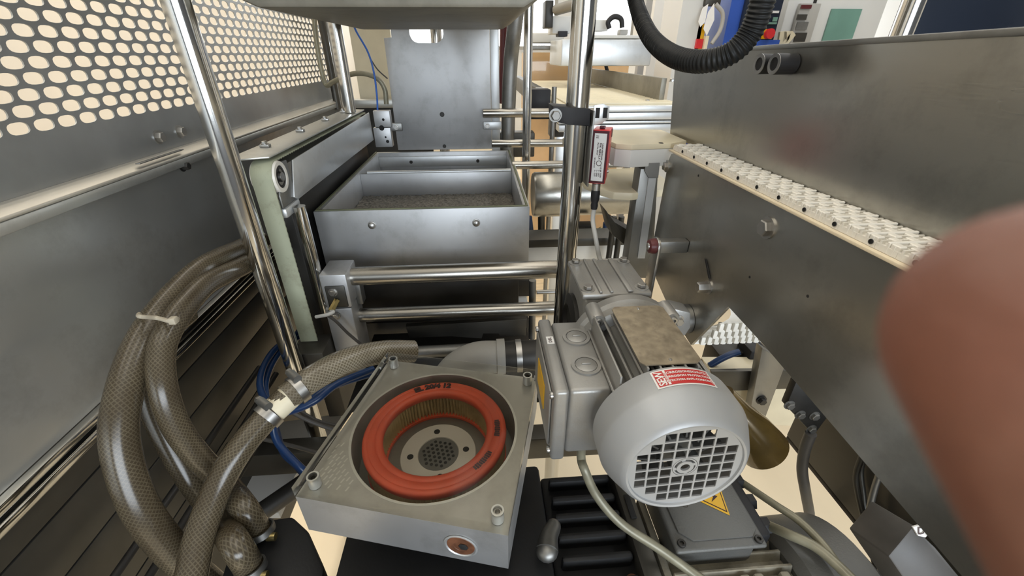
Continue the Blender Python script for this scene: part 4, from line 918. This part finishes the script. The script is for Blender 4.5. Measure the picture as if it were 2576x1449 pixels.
for o, ax, rr in ((hq[6]-jb*0.034, jb, 0.0176), (hq[6]+ja*0.012, ja, 0.0196)):
    c_ = B().ring(o, ax, rr-0.0016, rr+0.0016, 0.011, 36).build('clip_band', 'bolt_steel', jt)
    sd = (ax.cross(Z)).normalized()*-1; tp = o+ax*0.0055+Z*(rr+0.003)
    B().cyl(tp-sd*0.010, tp+sd*0.010, 0.0055, 16).build('clip_housing', 'dull_steel', c_)
    B().bolt(tp+sd*0.010, sd, 0.0052, 0.006, False).build('clip_screw', 'bolt_steel', c_)
# zip tie round the two upper hoses
zt_ = [P(352, 795, x=-0.409), P(390, 800, x=-0.395), P(430, 812, x=-0.378), P(440, 800, x=-0.377)]
zb2 = B().tube([P(350, 790, x=-0.43), P(352, 796, x=-0.405), P(395, 800, x=-0.398), P(430, 808, x=-0.376), P(448, 802, x=-0.385)], 0.0026, 8); zb2.box(P(436, 806, x=-0.374)-V((0.004,)*3), P(436, 806, x=-0.374)+V((0.004,)*3), 0.001)
zb2.build('cable_tie', 'tie_white', None, 'pale cable tie binding the two upper braided hoses', 'cable tie')
# black manifold with hose tails
mf = thing('hose_manifold', (-0.28, 0.27, 0.70), 'black block with clamped hose tails at the left of the pump', 'manifold')
B().prism([P(600, 1318, z=0.852), P(735, 1298, z=0.852), P(775, 1335, z=0.852), P(815, 1425, z=0.852), P(800, 1560, z=0.852), P(520, 1560, z=0.852)], (0, 0, -0.15), 0.004).build('block', 'pump_black', mf)
for u, v in ((652, 1330), (628, 1425)):
    q = P(u, v, z=0.872)
    c_ = B().ring(q+V((0.0, 0.0, 0.0)), V((0.25, -0.3, -1)), 0.0150, 0.0172, 0.008, 28).build('hose_clip', 'dull_steel', mf)
    B().cyl(q+V((0.012, -0.008, -0.006)), q+V((0.022, -0.008, -0.006)), 0.005, 14).build('clip_screw', 'brass', mf)
# blue air lines
for i, pts in enumerate(([(760, 830, .98), (690, 880, .86), (655, 950, .76), (670, 1010, .70), (720, 1035, .66), (790, 1010, .66), (850, 965, .68), (940, 928, .72)], [(770, 835, 1.0), (705, 885, .88), (668, 965, .77), (690, 1040, .72), (760, 1020, .69), (830, 975, .70), (950, 935, .74)],
                         [(690, 1040, .66), (688, 1080, .66), (700, 1115, .66), (730, 1150, .66), (760, 1180, .66), (790, 1210, .67)], [(682, 1020, .68), (696, 1090, .68), (715, 1140, .68), (750, 1175, .68), (800, 1240, .70)])):
    hose('air_line', [P(u, v, d=d) for u, v, d in pts], 0.0058, 'blue_hose', ('front blue air line looping up to behind the filter block', 'rear blue air line looping beside its twin to the filter block', 'short blue air line dropping from the hose joint', 'second short blue air line dropping behind its neighbour')[i], 'air line', 12)
for i, pts in enumerate(([(720, 1030, .75), (780, 1060, .76), (850, 1085, .78)], [(730, 1015, .77), (790, 1055, .78), (860, 1075, .80)], [(640, 1100, .74), (720, 1118, .74), (800, 1140, .76)])):
    hose('thin_cable', [P(u, v, d=d) for u, v, d in pts], 0.0035, 'cable_dark', ('lower thin black cable crossing under the blue lines', 'upper thin black cable crossing under the blue lines', 'thin black cable crossing the pale base sheet')[i], 'cable', 10)

# ================================================================ BASE FRAME BELOW THE MACHINE
def slab(name, pts, vec, m, label, cat, bev=0.0015):
    return B().prism(pts, vec, bev).build(name, m, None, label, cat)
B().box((-0.53, 0.58, 0.66), (0.36, 0.62, 0.72), 0.003).build('base_beam', 'frame_steel', None, 'dark cross beam of the base frame behind the filter block', 'beam')
slab('base_sheet', [P(700, 1062, z=0.55), P(860, 1040, z=0.55), P(840, 1120, z=0.55), P(790, 1118, z=0.55), P(740, 1200, z=0.55), P(700, 1290, z=0.55), P(560, 1290, z=0.55)], (0, 0, -0.02), 'cabinet_grey', 'pale base sheet lying below the blue air lines', 'sheet')
B().cyl(P(640, 1300, d=.80), P(800, 1190, d=.82), 0.018, 20).build('base_pipe', 'dark_steel', None, 'dark brown pipe slanting across the base beside the manifold', 'pipe')
# dark machinery seen between the front cross bars
dm = thing('lower_carriage', (-0.05, 0.95, 0.76), 'dark carriage plates and grey angle below the mould box', 'carriage')
B().prism([P(890, 712, y=0.90), P(1345, 705, y=0.90), P(1340, 745, y=0.90), P(1090, 752, y=0.90), P(900, 760, y=0.90)], (0, 0.02, 0), 0.001).build('upper_plate', 'dark_steel', dm)
B().prism([P(900, 757, y=0.93), P(1090, 752, y=0.93), P(1095, 800, y=0.93), P(960, 805, y=0.93), P(950, 775, y=0.93), P(905, 780, y=0.93)], (0, 0.02, 0), 0.001).build('left_plate', 'dark_steel', dm)
B().prism([P(1090, 752, y=0.92), P(1175, 750, y=0.92), P(1170, 800, y=0.92), P(1095, 802, y=0.92)], (0, 0.02, 0), 0.001).build('middle_plate', 'dark_steel', dm)
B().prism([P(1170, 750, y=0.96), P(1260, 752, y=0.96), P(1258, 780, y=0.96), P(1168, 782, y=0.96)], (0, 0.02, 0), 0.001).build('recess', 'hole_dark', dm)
B().prism([P(1255, 752, y=0.94), P(1325, 750, y=0.94), P(1330, 772, y=0.94), P(1256, 775, y=0.94)], (0, 0.02, 0), 0.001).build('pale_pad', 'cabinet_pale', dm)
B().prism([P(1020, 822, y=0.86), P(1325, 803, y=0.86), P(1322, 845, y=0.86), P(1258, 848, y=0.86), P(1255, 838, y=0.86), P(1215, 838, y=0.86), P(1212, 852, y=0.86), P(1135, 846, y=0.86), P(1030, 850, y=0.86)], (0, 0.015, 0), 0.001).build('grey_angle', 'frame_steel', dm)
B().prism([P(890, 815, y=0.95), P(1330, 800, y=0.95), P(1330, 870, y=0.95), P(900, 880, y=0.95)], (0, 0.02, 0)).build('rear_plate', 'dark_steel', dm)
for u in (978, 1092): B().bolt(P(u, 742, y=0.9), -Y, 0.010, 0.010).build('bolt', 'dull_steel', dm)
B().cyl(P(930, 893, y=0.70), P(1420, 866, y=0.70), 0.013, 24).build('shaft', 'dull_steel', dm)
el = thing('drain_elbow', (0.0, 0.62, 0.90), 'grey plastic pipe elbow with a steel band behind the filter block', 'pipe')
B().tube([P(1120, 960, y=0.62), P(1150, 925, y=0.62), P(1200, 900, y=0.62), P(1262, 897, y=0.62)], 0.026, 24, 8, rf=lambda L, t: 0.030).build('elbow', 'cabinet_grey', el)
B().cyl(P(1250, 897, y=0.62), P(1270, 896, y=0.62), 0.033, 28).build('collar', 'cabinet_grey', el)
B().cyl(P(1270, 897, y=0.62), P(1380, 891, y=0.62), 0.029, 28).build('rubber_sleeve', 'dark_steel', el)
B().cyl(P(1298, 895, y=0.62), P(1312, 894, y=0.62), 0.031, 28).build('steel_band', 'bolt_steel', el)
B().box((-0.30, 0.665, 0.735), (0.11, 0.93, 0.75), 0.002).build('dark_filler', 'dark_steel', dm)  # added dark sheet, blanks out the bright floor behind the filter block
# right hand base beam and brackets
sb2 = thing('base_channel', (0.55, 0.4, 0.0), 'dark steel channel of the base running below the conveyor plate', 'beam')
B().box((0.545, -0.05, 0.785), (0.555, 0.50, 0.95), 0.002).build('web', 'frame_steel', sb2)
B().box((0.546, -0.05, 0.775), (0.61, 0.50, 0.7845), 0.002).build('lower_flange', 'dark_steel', sb2)
B().box((0.5555, -0.05, 0.941), (0.63, 0.50, 0.95), 0.002).build('upper_flange', 'frame_steel', sb2)
for yy in (-0.02,): B().box((0.58, yy-0.02, 0.0), (0.61, yy+0.02, 0.7745), 0.003).build('leg', 'frame_steel', sb2)
cbm = thing('cross_beam', (0.5, 0.64, 0.75), 'pale soiled cross beam behind the gear motor fan cover', 'beam')
B().prism([P(1790, 935, y=0.64), P(2075, 935, y=0.64), P(2060, 1062, y=0.64), P(2000, 1072, y=0.64), P(1860, 1068, y=0.64)], (0, 0.05, 0), 0.002).build('face', 'cream_plastic', cbm)
B().prism([P(1790, 935, y=0.63), P(2080, 930, y=0.63), P(2080, 975, y=0.63), P(1800, 985, y=0.63)], (0, 0.009, 0), 0.001).build('upper_band', 'frame_steel', cbm)
B().prism([P(1918, 876, y=0.60), P(1940, 890, y=0.60), P(1975, 920, y=0.60), P(1918, 1070, y=0.60), P(1882, 1062, y=0.60)], (0, 0.02, 0), 0.001).build('slant_strut', 'dull_steel', None, 'slanting grey strut in front of the pale cross beam', 'strut')
q = P(1915, 1006, y=0.599); B().bolt(q, -Y, 0.008, 0.009).build('strut_bolt', 'dark_steel', None, 'dark hex bolt fixing the slanting grey strut', 'bolt')
hb_ = thing('hinge_bracket', (0.5, 0.47, 0.85), 'dark bolted bracket hanging under the steel side plate', 'bracket')
B().prism([P(2003, 962, y=0.42), P(2085, 1045, y=0.42), P(2048, 1095, y=0.42), P(1978, 1022, y=0.42)], (0, 0.012, 0), 0.001).build('plate', 'dark_steel', hb_)
for u, v in ((1985, 1018), (2012, 1042), (2040, 1078), (2048, 1045)):
    B().bolt(P(u, v, y=0.4198), -Y, 0.006, 0.006).build('bolt', 'dull_steel', hb_)
B().tube([P(2040, 1090, y=0.415), P(2025, 1130, y=0.415), P(2018, 1180, y=0.41), P(2026, 1235, y=0.40), P(2036, 1290, y=0.40)], 0.0080, 14).build('bracket_cable', 'cable_dark', None, 'thick dark cable hanging from the bolted bracket', 'cable')
B().lathe([(0.018, -0.08), (0.023, -0.04), (0.033, 0.0), (0.037, 0.035), (0.038, 0.05), (0.036, 0.05), (0.031, 0.0), (0.016, -0.05)], P(1882, 1078, y=0.44), V((0.62, -0.2, -0.75)), 40).build('amber_funnel', 'amber', None, 'amber-brown stained funnel tucked behind the fan cover', 'funnel')
pbox(1800, 892, 1870, 950, 0.70, 0.06, 0.004).build('relay_block', 'dark_steel', None, 'dark block below the white return chain behind the motor', 'block')
pbox(1880, 885, 1925, 945, 0.68, 0.05, 0.004).build('relay_block', 'black_plastic', None, 'black block beside the slanting grey strut', 'block')
B().tube([P(1785, 920, y=0.66), P(1810, 905, y=0.66), P(1835, 893, y=0.66), P(1860, 885, y=0.66)], 0.007, 12).build('air_line', 'blue_hose', None, 'short blue air line below the white return chain', 'air line')
# wires against the channel
for i, pts in enumerate(([(2185, 1125), (2165, 1180), (2170, 1240), (2180, 1320), (2200, 1400), (2212, 1449)], [(2178, 1125), (2155, 1190), (2160, 1245), (2178, 1320), (2195, 1390), (2208, 1449)], [(2222, 1168), (2200, 1230), (2185, 1300), (2188, 1350), (2212, 1420), (2225, 1460)])):
    B().tube([P(u, v, x=0.538-0.004*i) for u, v in pts], 0.0042, 10).build('channel_wire', 'frame_steel' if i < 2 else 'dull_steel', None, ('inner grey wire strung along the base channel', 'outer grey wire strung along the base channel', 'paler grey wire bending into the tied bundle on the channel')[i], 'wire')
B().tube([P(2168, 1332, x=0.527), P(2180, 1345, x=0.522), P(2205, 1350, x=0.524), P(2215, 1352, x=0.535)], 0.003, 8).build('wire_tie', 'tie_white', None, 'pale plastic tie round the wires on the base channel', 'cable tie')
db = thing('duct_end', (0.47, 0.16, 0.9), 'dark grey duct box with a pale end marked with letter D', 'box')
dpts = [P(2235, 1400, d=.42), P(2300, 1322, d=.42), P(2352, 1378, d=.42), P(2480, 1530, d=.42), P(2400, 1640, d=.42)]
B().prism(dpts, FW*0.05, 0.002).build('cover', 'cable_dark', db)
ep = [P(2297, 1326, d=.418), P(2312, 1322, d=.418), P(2340, 1340, d=.418), P(2328, 1352, d=.418), P(2310, 1348, d=.418)]
B().prism(ep, FW*0.0018).build('end_cap', 'label_white', db)
c = P(2317, 1336, d=.4175)
lay(B(), text('D', 0.0115, 'CENTER', 0.0001), lambda a, k: c+(RT*a+UP*k)*0.9-FW*0.0004).build('lettering', 'ink', db)
B().lathe([(0.0028, 0), (0.0040, 0.001), (0.0040, 0.004), (0.0028, 0.005), (0.0028, 0)], P(2345, 1345, d=.416), -FW, 18).build('eyelet', 'label_white', db)

# ================================================================ CORRUGATED BLACK CONDUIT
cpts = [P(u, v, y=yy) for u, v, yy in ((1560, -420, .98), (1578, -130, .92), (1586, -55, .88), (1598, 0, .83), (1614, 50, .75), (1643, 102, .66), (1695, 142, .57), (1765, 155, .52), (1838, 134, .50), (1888, 82, .495), (1916, 10, .49), (1934, -60, .49), (1948, -150, .49), (1965, -420, .50))]
B().tube(cpts, 0.0125, 20, 130, rf=lambda L, t: 0.0119+0.0006*math.sin(L*2*math.pi/0.0042)).build('corrugated_conduit', 'hose_black', None, 'black corrugated conduit hanging in a loop over the steel plates', 'conduit')

# ================================================================ BEHIND: DRUM, REAR CONVEYOR, HALL
dr_ = thing('steel_drum', (0.3, 1.25, 0.9), 'dull steel drum lying behind the sensor pole', 'drum')
a = P(1340, 490, y=1.22); B().lathe([(0.062, 0), (0.066, 0.006), (0.066, 0.085), (0.064, 0.09), (0.064, 0.30), (0, 0.30)], a, X, 44).build('shell', 'plate_steel', dr_)
B().cyl(P(1362, 540, y=1.22), P(1362, 620, y=1.22), 0.011, 16).build('drain_pipe', 'frame_steel', dr_)
B().box(P(1390, 575, y=1.20)-V((0.012, 0.01, 0.012)), P(1420, 590, y=1.20)+V((0, 0.01, 0)), 0.002).build('valve', 'dark_steel', dr_)
vv = thing('black_valve', (0.31, 1.15, 0.86), 'black valve body with a brass ring under the drum', 'valve')
pbox(1455, 568, 1492, 594, 1.15, 0.04, 0.003).build('body', 'black_plastic', vv)
c = P(1508, 600, y=1.15); ringp = [c+V((0.011*math.cos(t), 0, 0.035*math.sin(t))) for t in [2*math.pi*i/16 for i in range(17)]]
B().tube(ringp, 0.003, 8, 1, cap=False).build('brass_ring', 'brass', vv)
for i, (u, v, u1, v1) in enumerate(((1330, 545, 1338, 612), (1525, 560, 1520, 615))):
    B().cyl(P(u, v, y=1.2), P(u1, v1, y=1.2), 0.010, 14).build('blue_pipe', 'blue_hose', None, ('blue pipe end beside the mould box corner', 'blue pipe behind the brass ring')[i], 'pipe')
wb = thing('pale_beam', (0.3, 1.0, 0.80), 'off-white painted beam with a dark top edge behind the sensor pole', 'beam')
pbox(1325, 615, 1600, 672, 0.98, 0.05, 0.002).build('face', 'white_plastic', wb)
a = P(1325, 602, y=0.975); c = P(1600, 614, y=0.975); B().box((a.x, 0.97, c.z), (c.x, 1.04, a.z), 0.002).build('top_edge', 'frame_steel', wb)
for u in (1537, 1556): B().cyl(P(u+8, 545, y=0.92), P(u-12, 690, y=0.92), 0.007, 12).build('upright', 'frame_steel', None, ('left' if u < 1550 else 'right') + ' of two thin dark uprights before the off-white beam', 'post')
tn = B(); B().cyl(P(1350, 735, y=0.80), P(1420, 733, y=0.80), 0.005, 12).build('spring_rod', 'bolt_steel', None, 'thin threaded rod beside the sensor pole above the lower bar', 'rod')
B().cyl(P(1340, 705, y=0.80), P(1338, 850, y=0.80), 0.008, 14).build('hanger_rod', 'dull_steel', None, 'short upright rod right of the dark carriage plates', 'rod')
slab('pallet_board', [P(1330, 690, z=0.02), P(1440, 690, z=0.02), P(1440, 790, z=0.02), P(1330, 790, z=0.02)], (0, 0, -0.0195), 'wood_pale', 'pale wooden board lying low behind the cross bars', 'board')

rcv = thing('rear_conveyor', (0.5, 1.6, 1.0), 'pale rear conveyor with a ribbed belt and aluminium side profiles', 'conveyor')
q0 = P(1430, 268, y=1.5); q1 = P(1700, 268, y=1.5)
for k, (v0, v1) in enumerate(((268, 282), (284, 302), (305, 312), (314, 331))):
    a = P(1500, v0, y=1.5); c = P(1500, v1, y=1.5); B().box((0.27, 1.5-0.004*(k % 2), c.z), (0.72, 1.56, a.z), 0.002).build('side_profile', 'bright_aluminium', rcv)
bt = B(); zb3 = P(1500, 262, y=1.53).z
bt.box((0.27, 1.53, zb3-0.03), (0.70, 3.0, zb3-0.002)); bt.build('belt', 'cream_plastic', rcv)
ribm = None
for i in range(26):
    if ribm is None: ribm = B().box((0.30, 1.535, zb3-0.0018), (0.69, 1.547, zb3+0.004), 0.001, seg=1).build('belt_rib', 'cream_plastic', rcv)
    else: dup(ribm, rcv, (0, 0.028*i, 0))
B().box((0.655, 1.62, zb3+0.002), (0.675, 3.0, zb3+0.075), 0.002).build('side_fence', 'head_paint', rcv)
a = P(1343, 225, z=zb3+0.02); B().box((0.215, 1.72, zb3-0.03), (0.245, 2.7, zb3+0.04), 0.003).build('far_fence', 'frame_steel', rcv)
B().box((0.215, 1.712, zb3-0.03), (0.250, 1.7195, zb3+0.04), 0.001).build('fence_end', 'label_white', rcv)
for q in ((1628, 258), (1690, 205)):
    B().bolt(P(q[0], q[1], y=1.6), Z, 0.008, 0.01).build('bolt', 'bolt_steel', rcv)
for xx in (0.30, 0.66): B().box((xx, 1.70, 0), (xx+0.04, 1.74, zb3-0.031), 0.002).build('leg', 'bright_aluminium', rcv)
cbx = thing('cardboard_box', (0.5, 3.0, 0.9), 'brown cardboard box under clear film behind the rear conveyor', 'box')
pbox(1330, 132, 1486, 216, 3.05, 0.5, fl=True).build('carton', 'cardboard', cbx); pbox(1329, 130, 1487, 217, 3.03, 0.004).build('clear_film', 'film', cbx)
pbox(1391, 203, 1411, 210, 3.02, 0.004).build('green_tape', 'tint_green', cbx)
pbox(1490, 150, 1580, 215, 3.3, 0.4, fl=True).build('carton', 'cardboard', None, 'brown carton standing behind the grey rear press head', 'box')
hd = thing('rear_press_head', (0.6, 2.2, 1.3), 'smooth grey box head with a black handle above the rear conveyor', 'press head')
pbox(1412, 98, 1640, 166, 2.2, 0.35, 0.006).build('housing', 'bright_aluminium', hd)
pbox(1470, 88, 1622, 97, 2.2, 0.30, 0.003).build('lid', 'cabinet_pale', hd)
pbox(1560, 74, 1580, 88, 2.22, 0.05, 0.003).build('latch', 'cabinet_grey', hd)
pbox(1490, 50, 1530, 78, 2.25, 0.1, 0.003).build('mount', 'cabinet_pale', hd)
B().tube([P(1533, 72, y=2.2), P(1530, 55, y=2.2), P(1545, 42, y=2.2), P(1562, 48, y=2.2), P(1565, 70, y=2.2)], 0.011, 12).build('handle', 'black_plastic', hd)
ru = thing('rear_cylinder_unit', (0.4, 2.4, 1.3), 'grey pneumatic unit with dark brackets behind the sensor pole', 'actuator')
pbox(1390, 40, 1435, 85, 2.3, 0.15, 0.004).build('valve_block', 'cabinet_pale', ru); pbox(1372, 0, 1392, 70, 2.28, 0.10, 0.004).build('dark_bracket', 'dark_steel', ru)
B().cyl(P(1400, 25, y=2.25), P(1450, 10, y=2.1), 0.022, 20).build('cylinder', 'dull_steel', ru)
pbox(1338, 82, 1420, 108, 2.6, 0.2, 0.01).build('round_tank', 'cabinet_pale', ru); pbox(1335, 114, 1420, 126, 2.6, 0.2, 0.003).build('shelf', 'dull_steel', ru)
pbox(1405, 78, 1428, 92, 2.28, 0.08, 0.002).build('clip', 'black_plastic', ru)
hs = B().tube([P(1524, 165, y=2.6), P(1530, 182, y=2.6), P(1545, 192, y=2.6), P(1560, 200, y=2.6)], 0.010, 10); hs.build('thin_hose', 'black_plastic', None, 'short black hose below the smooth grey rear head', 'hose')
pbox(1618, -60, 1634, 190, 3.6, 0.06, fl=True).build('door_post', 'cabinet_grey', None, 'grey door post beside the bright window opening', 'post')
pbox(1640, -80, 1700, 215, 4.2, 0.5, fl=True).build('steel_cupboard', 'wall_white', None, 'pale metal cupboard left of the grey column', 'cupboard')
pbox(1706, -80, 1765, 230, 3.0, 0.3, fl=True).build('grey_column', 'cabinet_pale', None, 'plain grey machine column right of the pale cupboard', 'column')
# orange machine with tags and tubing
om = thing('tag_stand', (1.3, 3.0, 1.2), 'small orange and red stand hung with white tags and tubing', 'stand')
pbox(1754, 60, 1772, 112, 3.0, 0.1, fl=True).build('orange_box', 'warning_yellow', om); pbox(1752, 98, 1768, 122, 2.98, 0.1).build('red_box', 'sensor_red', om)
for pts in ([(1768, 20), (1782, 10), (1774, 55), (1762, 68), (1757, 55)], [(1782, 30), (1797, 8), (1797, 50), (1778, 90), (1770, 72)]):
    B().prism([P(u, v, y=2.95) for u, v in pts], (0, 0.004, 0)).build('tag', 'label_white', om)
B().tube([P(1800, 10, y=2.97), P(1818, 35, y=2.97), P(1812, 75, y=2.97), P(1790, 110, y=2.97)], 0.012, 10).build('tubing', 'cabinet_grey', om)
B().box(P(1776, 0, y=2.97)-V((0, 0, 0.03)), P(1815, 0, y=2.97)+V((0, 0.04, 0.05)), 0.005).build('valve', 'frame_steel', om); pbox(1773, 90, 1781, 125, 2.96, 0.03).build('stem', 'cream_plastic', om)
pbox(1768, -80, 1835, 230, 3.42, 0.3, fl=True).build('pale_cabinet', 'cabinet_pale', None, 'pale cabinet standing behind the white tags', 'cabinet')
bc = thing('control_cabinet', (1.6, 3.0, 0.0), 'blue and black control cabinet with a red rotary switch', 'cabinet')
pbox(1838, -120, 1873, 150, 3.0, 0.4, fl=True).build('blue_side', 'control_blue', bc); pbox(1874, -120, 1968, 150, 2.98, 0.4, fl=True).build('black_front', 'control_dark', bc)
pbox(1888, 100, 1956, 150, 2.965, 0.012).build('blue_foot', 'control_blue', bc)
pbox(1919, 73, 1944, 98, 2.965, 0.01).build('switch_plate', 'warning_yellow', bc)
q = P(1932, 85, y=2.96); B().cyl(q, q+V((0, -0.03, 0)), 0.028, 20).build('switch_knob', 'sensor_red', bc)
for u0, v0, u1, v1, m in ((1936, 27, 1960, 33, 'label_grey'), (1927, 56, 1954, 61, 'tint_green'), (1945, 43, 1956, 54, 'tint_green'), (1918, 103, 1930, 107, 'label_white')):
    pbox(u0, v0, u1, v1, 2.97, 0.006).build('nameplate', m, bc)
wt2 = thing('white_rack', (1.9, 3.2, 1.2), 'small cream folded rack beside the control cabinet', 'rack')
for u in (1963, 1972, 1980): B().prism([P(u, 80, y=3.1), P(u+14, 78, y=3.1), P(u+22, 88, y=3.1), P(u+2, 112, y=3.1), P(u-5, 112, y=3.1)], (0, 0.02, 0)).build('panel', 'cream_plastic', wt2)
pbox(1958, 112, 2000, 118, 3.08, 0.10, fl=True).build('stand', 'cabinet_grey', wt2)
gmn = thing('enclosed_machine', (2.2, 3.4, 0.0), 'grey enclosed machine with a green tinted window and slim panel', 'machine')
pbox(1985, -150, 2235, 150, 3.4, 0.5, 0.01, fl=True).build('housing', 'cabinet_pale', gmn)
wd = pbox(2074, 22, 2148, 150, 3.385, 0.012).build('window', 'tint_green', gmn)
pf = pbox(1996, 8, 2046, 150, 3.36, 0.03, 0.004).build('side_panel', 'cabinet_grey', gmn)
pbox(2006, 36, 2030, 50, 3.35, 0.008).build('slot', 'frame_steel', pf); pbox(2004, 55, 2032, 75, 3.35, 0.008).build('frame', 'dull_steel', pf); pbox(2000, 82, 2028, 105, 3.35, 0.008).build('screen', 'frame_steel', pf)
pbox(2016, 12, 2042, 22, 3.35, 0.008).build('logo', 'pink_bush', pf)
pbox(2050, -150, 2056, 150, 3.388, 0.011).build('door_gap', 'dark_steel', gmn)
B().cyl((P(2285, 40, y=1.3).x, 1.3, 0), (P(2285, 40, y=1.3).x, 1.3, 2.4), 0.028, 28).build('steel_post', 'polished_steel', None, 'shiny upright post before the dark navy panel', 'post')
pbox(2325, -150, 2680, 110, 1.6, 0.05, 0.004, fl=True).build('navy_panel', 'navy', None, 'dark navy panel behind the tall steel plate', 'panel')

# ---------------- behind the belt arm
pbox(884, -40, 985, 262, 1.9, 0.02).build('cream_sheet', 'cream_plastic', None, 'smudged cream sheet behind the slim pole and blue wire', 'panel')
rl = thing('rear_ledge', (-0.3, 1.85, 1.2), 'steel ledge crossing behind the belt arm below the cream sheet', 'ledge')
a = P(800, 250, y=1.84); B().box((-0.548, 1.81, a.z-0.03), (-0.20, 1.86, a.z), 0.003).build('ledge', 'steel_panel', rl)
B().box((-0.548, 1.8605, 0.3), (-0.20, 1.87, a.z-0.001), 0.002).build('skirt', 'dark_steel', rl)
for i, (u0, u1, yy, r_, m) in enumerate(((822, 852, 1.78, 0.014, 'polished_steel'), (842, 872, 1.84, 0.010, 'frame_steel'), (812, 844, 1.72, 0.012, 'frame_steel'))):
    a = P(u1, 240, y=yy); B().cyl((a.x, yy, 1.22), (a.x, yy, 2.2), r_, 20).build('frame_tube', m, None, ('bright upright tube at the far edge of the guard', 'dark upright tube behind the bright one', 'dark upright tube against the guard end')[i], 'tube')
hose('drop_hose', [P(u, v, y=yy) for u, v, yy in ((790, -40, 1.60), (792, 60, 1.60), (800, 130, 1.60), (812, 190, 1.60), (822, 215, 1.60), (840, 205, 1.56), (880, 188, 1.50), (915, 185, 1.47), (950, 198, 1.46), (968, 225, 1.46), (972, 262, 1.46))], 0.0075, 'cable_olive', 'olive hose dropping by the guard then arching to the back plate', 'hose', 14)
hose('blue_wire', [P(u, v, y=1.44) for u, v in ((888, 40), (893, 72), (925, 130), (940, 180), (948, 240), (950, 285))], 0.0028, 'blue_bright', 'thin bright blue wire hanging before the cream sheet', 'wire', 10)
hose('thin_wire', [P(u, v, y=1.47) for u, v in ((932, 148), (950, 175), (975, 198))], 0.002, 'cable_dark', 'fine dark wire branching off the blue wire', 'wire', 8)

# ================================================================ THE PHOTOGRAPHER'S FINGER
hand = B()
def cap(p, q, r0, r1, n=20, m=10):
    p = V(p); q = V(q); a = (q-p); L = a.length; prof = []
    for i in range(m+1): t = math.pi/2*(1-i/m); prof.append((max(1e-5, r0*math.cos(t)), -r0*math.sin(t)))
    for i in range(m+1): t = math.pi/2*i/m; prof.append((max(1e-5, r1*math.cos(t)), L+r1*math.sin(t)))
    hand.lathe(prof, p, a, n)
D = 0.022
tip = P(2690, 870, d=D); j1 = tip - UP*0.022 + RT*0.0115 - FW*0.001; j2 = j1 - UP*0.020 + RT*0.010 - FW*0.012; j3 = j2 - UP*0.020 + RT*0.012 - FW*0.032
cap(tip, j1, 0.0079, 0.0086); cap(j1, j2, 0.0088, 0.0095); cap(j2, j3, 0.0095, 0.011)
for k in range(1, 4):
    b0 = j3 - UP*0.020*k - RT*0.003*k; f1 = b0 + FW*0.035 + RT*0.012; f2 = f1 + FW*0.006 - RT*0.026; f3 = f2 - FW*0.018 - RT*0.006
    rr = (0.0098, 0.0092, 0.0080)[k-1]; cap(b0, f1, 0.011, rr); cap(f1, f2, rr, rr*0.95); cap(f2, f3, rr*0.95, rr*0.85)
pm0 = j3 - UP*0.006; pm1 = j3 - UP*0.062 - RT*0.008
for s_ in (0, 0.33, 0.66, 1): cap(pm0.lerp(pm1, s_), pm0.lerp(pm1, s_)*0.45 + (j3 - FW*0.075 - UP*0.035 + RT*0.02)*0.55, 0.0125, 0.016)
wr = j3 - FW*0.085 - UP*0.04 + RT*0.025; cap(j3 - FW*0.05 - UP*0.034 + RT*0.01, wr, 0.021, 0.024)
cap(wr, wr - FW*0.10 - UP*0.08 + RT*0.05, 0.024, 0.032)
tm0 = j3 - FW*0.045 - UP*0.05; tm1 = tm0 - RT*0.022 + FW*0.012; tm2 = tm1 - RT*0.012 + FW*0.026; cap(tm0, tm1, 0.016, 0.012); cap(tm1, tm2, 0.012, 0.0095)
ho = hand.build('person', 'skin', None, 'person\'s blurred fingertip reaching in front of the camera lens', 'person')
rm = ho.modifiers.new('blend', 'REMESH'); rm.mode = 'VOXEL'; rm.voxel_size = 0.0012; rm.use_smooth_shade = True
smd = ho.modifiers.new('soften', 'SMOOTH'); smd.iterations = 6; smd.factor = 0.5
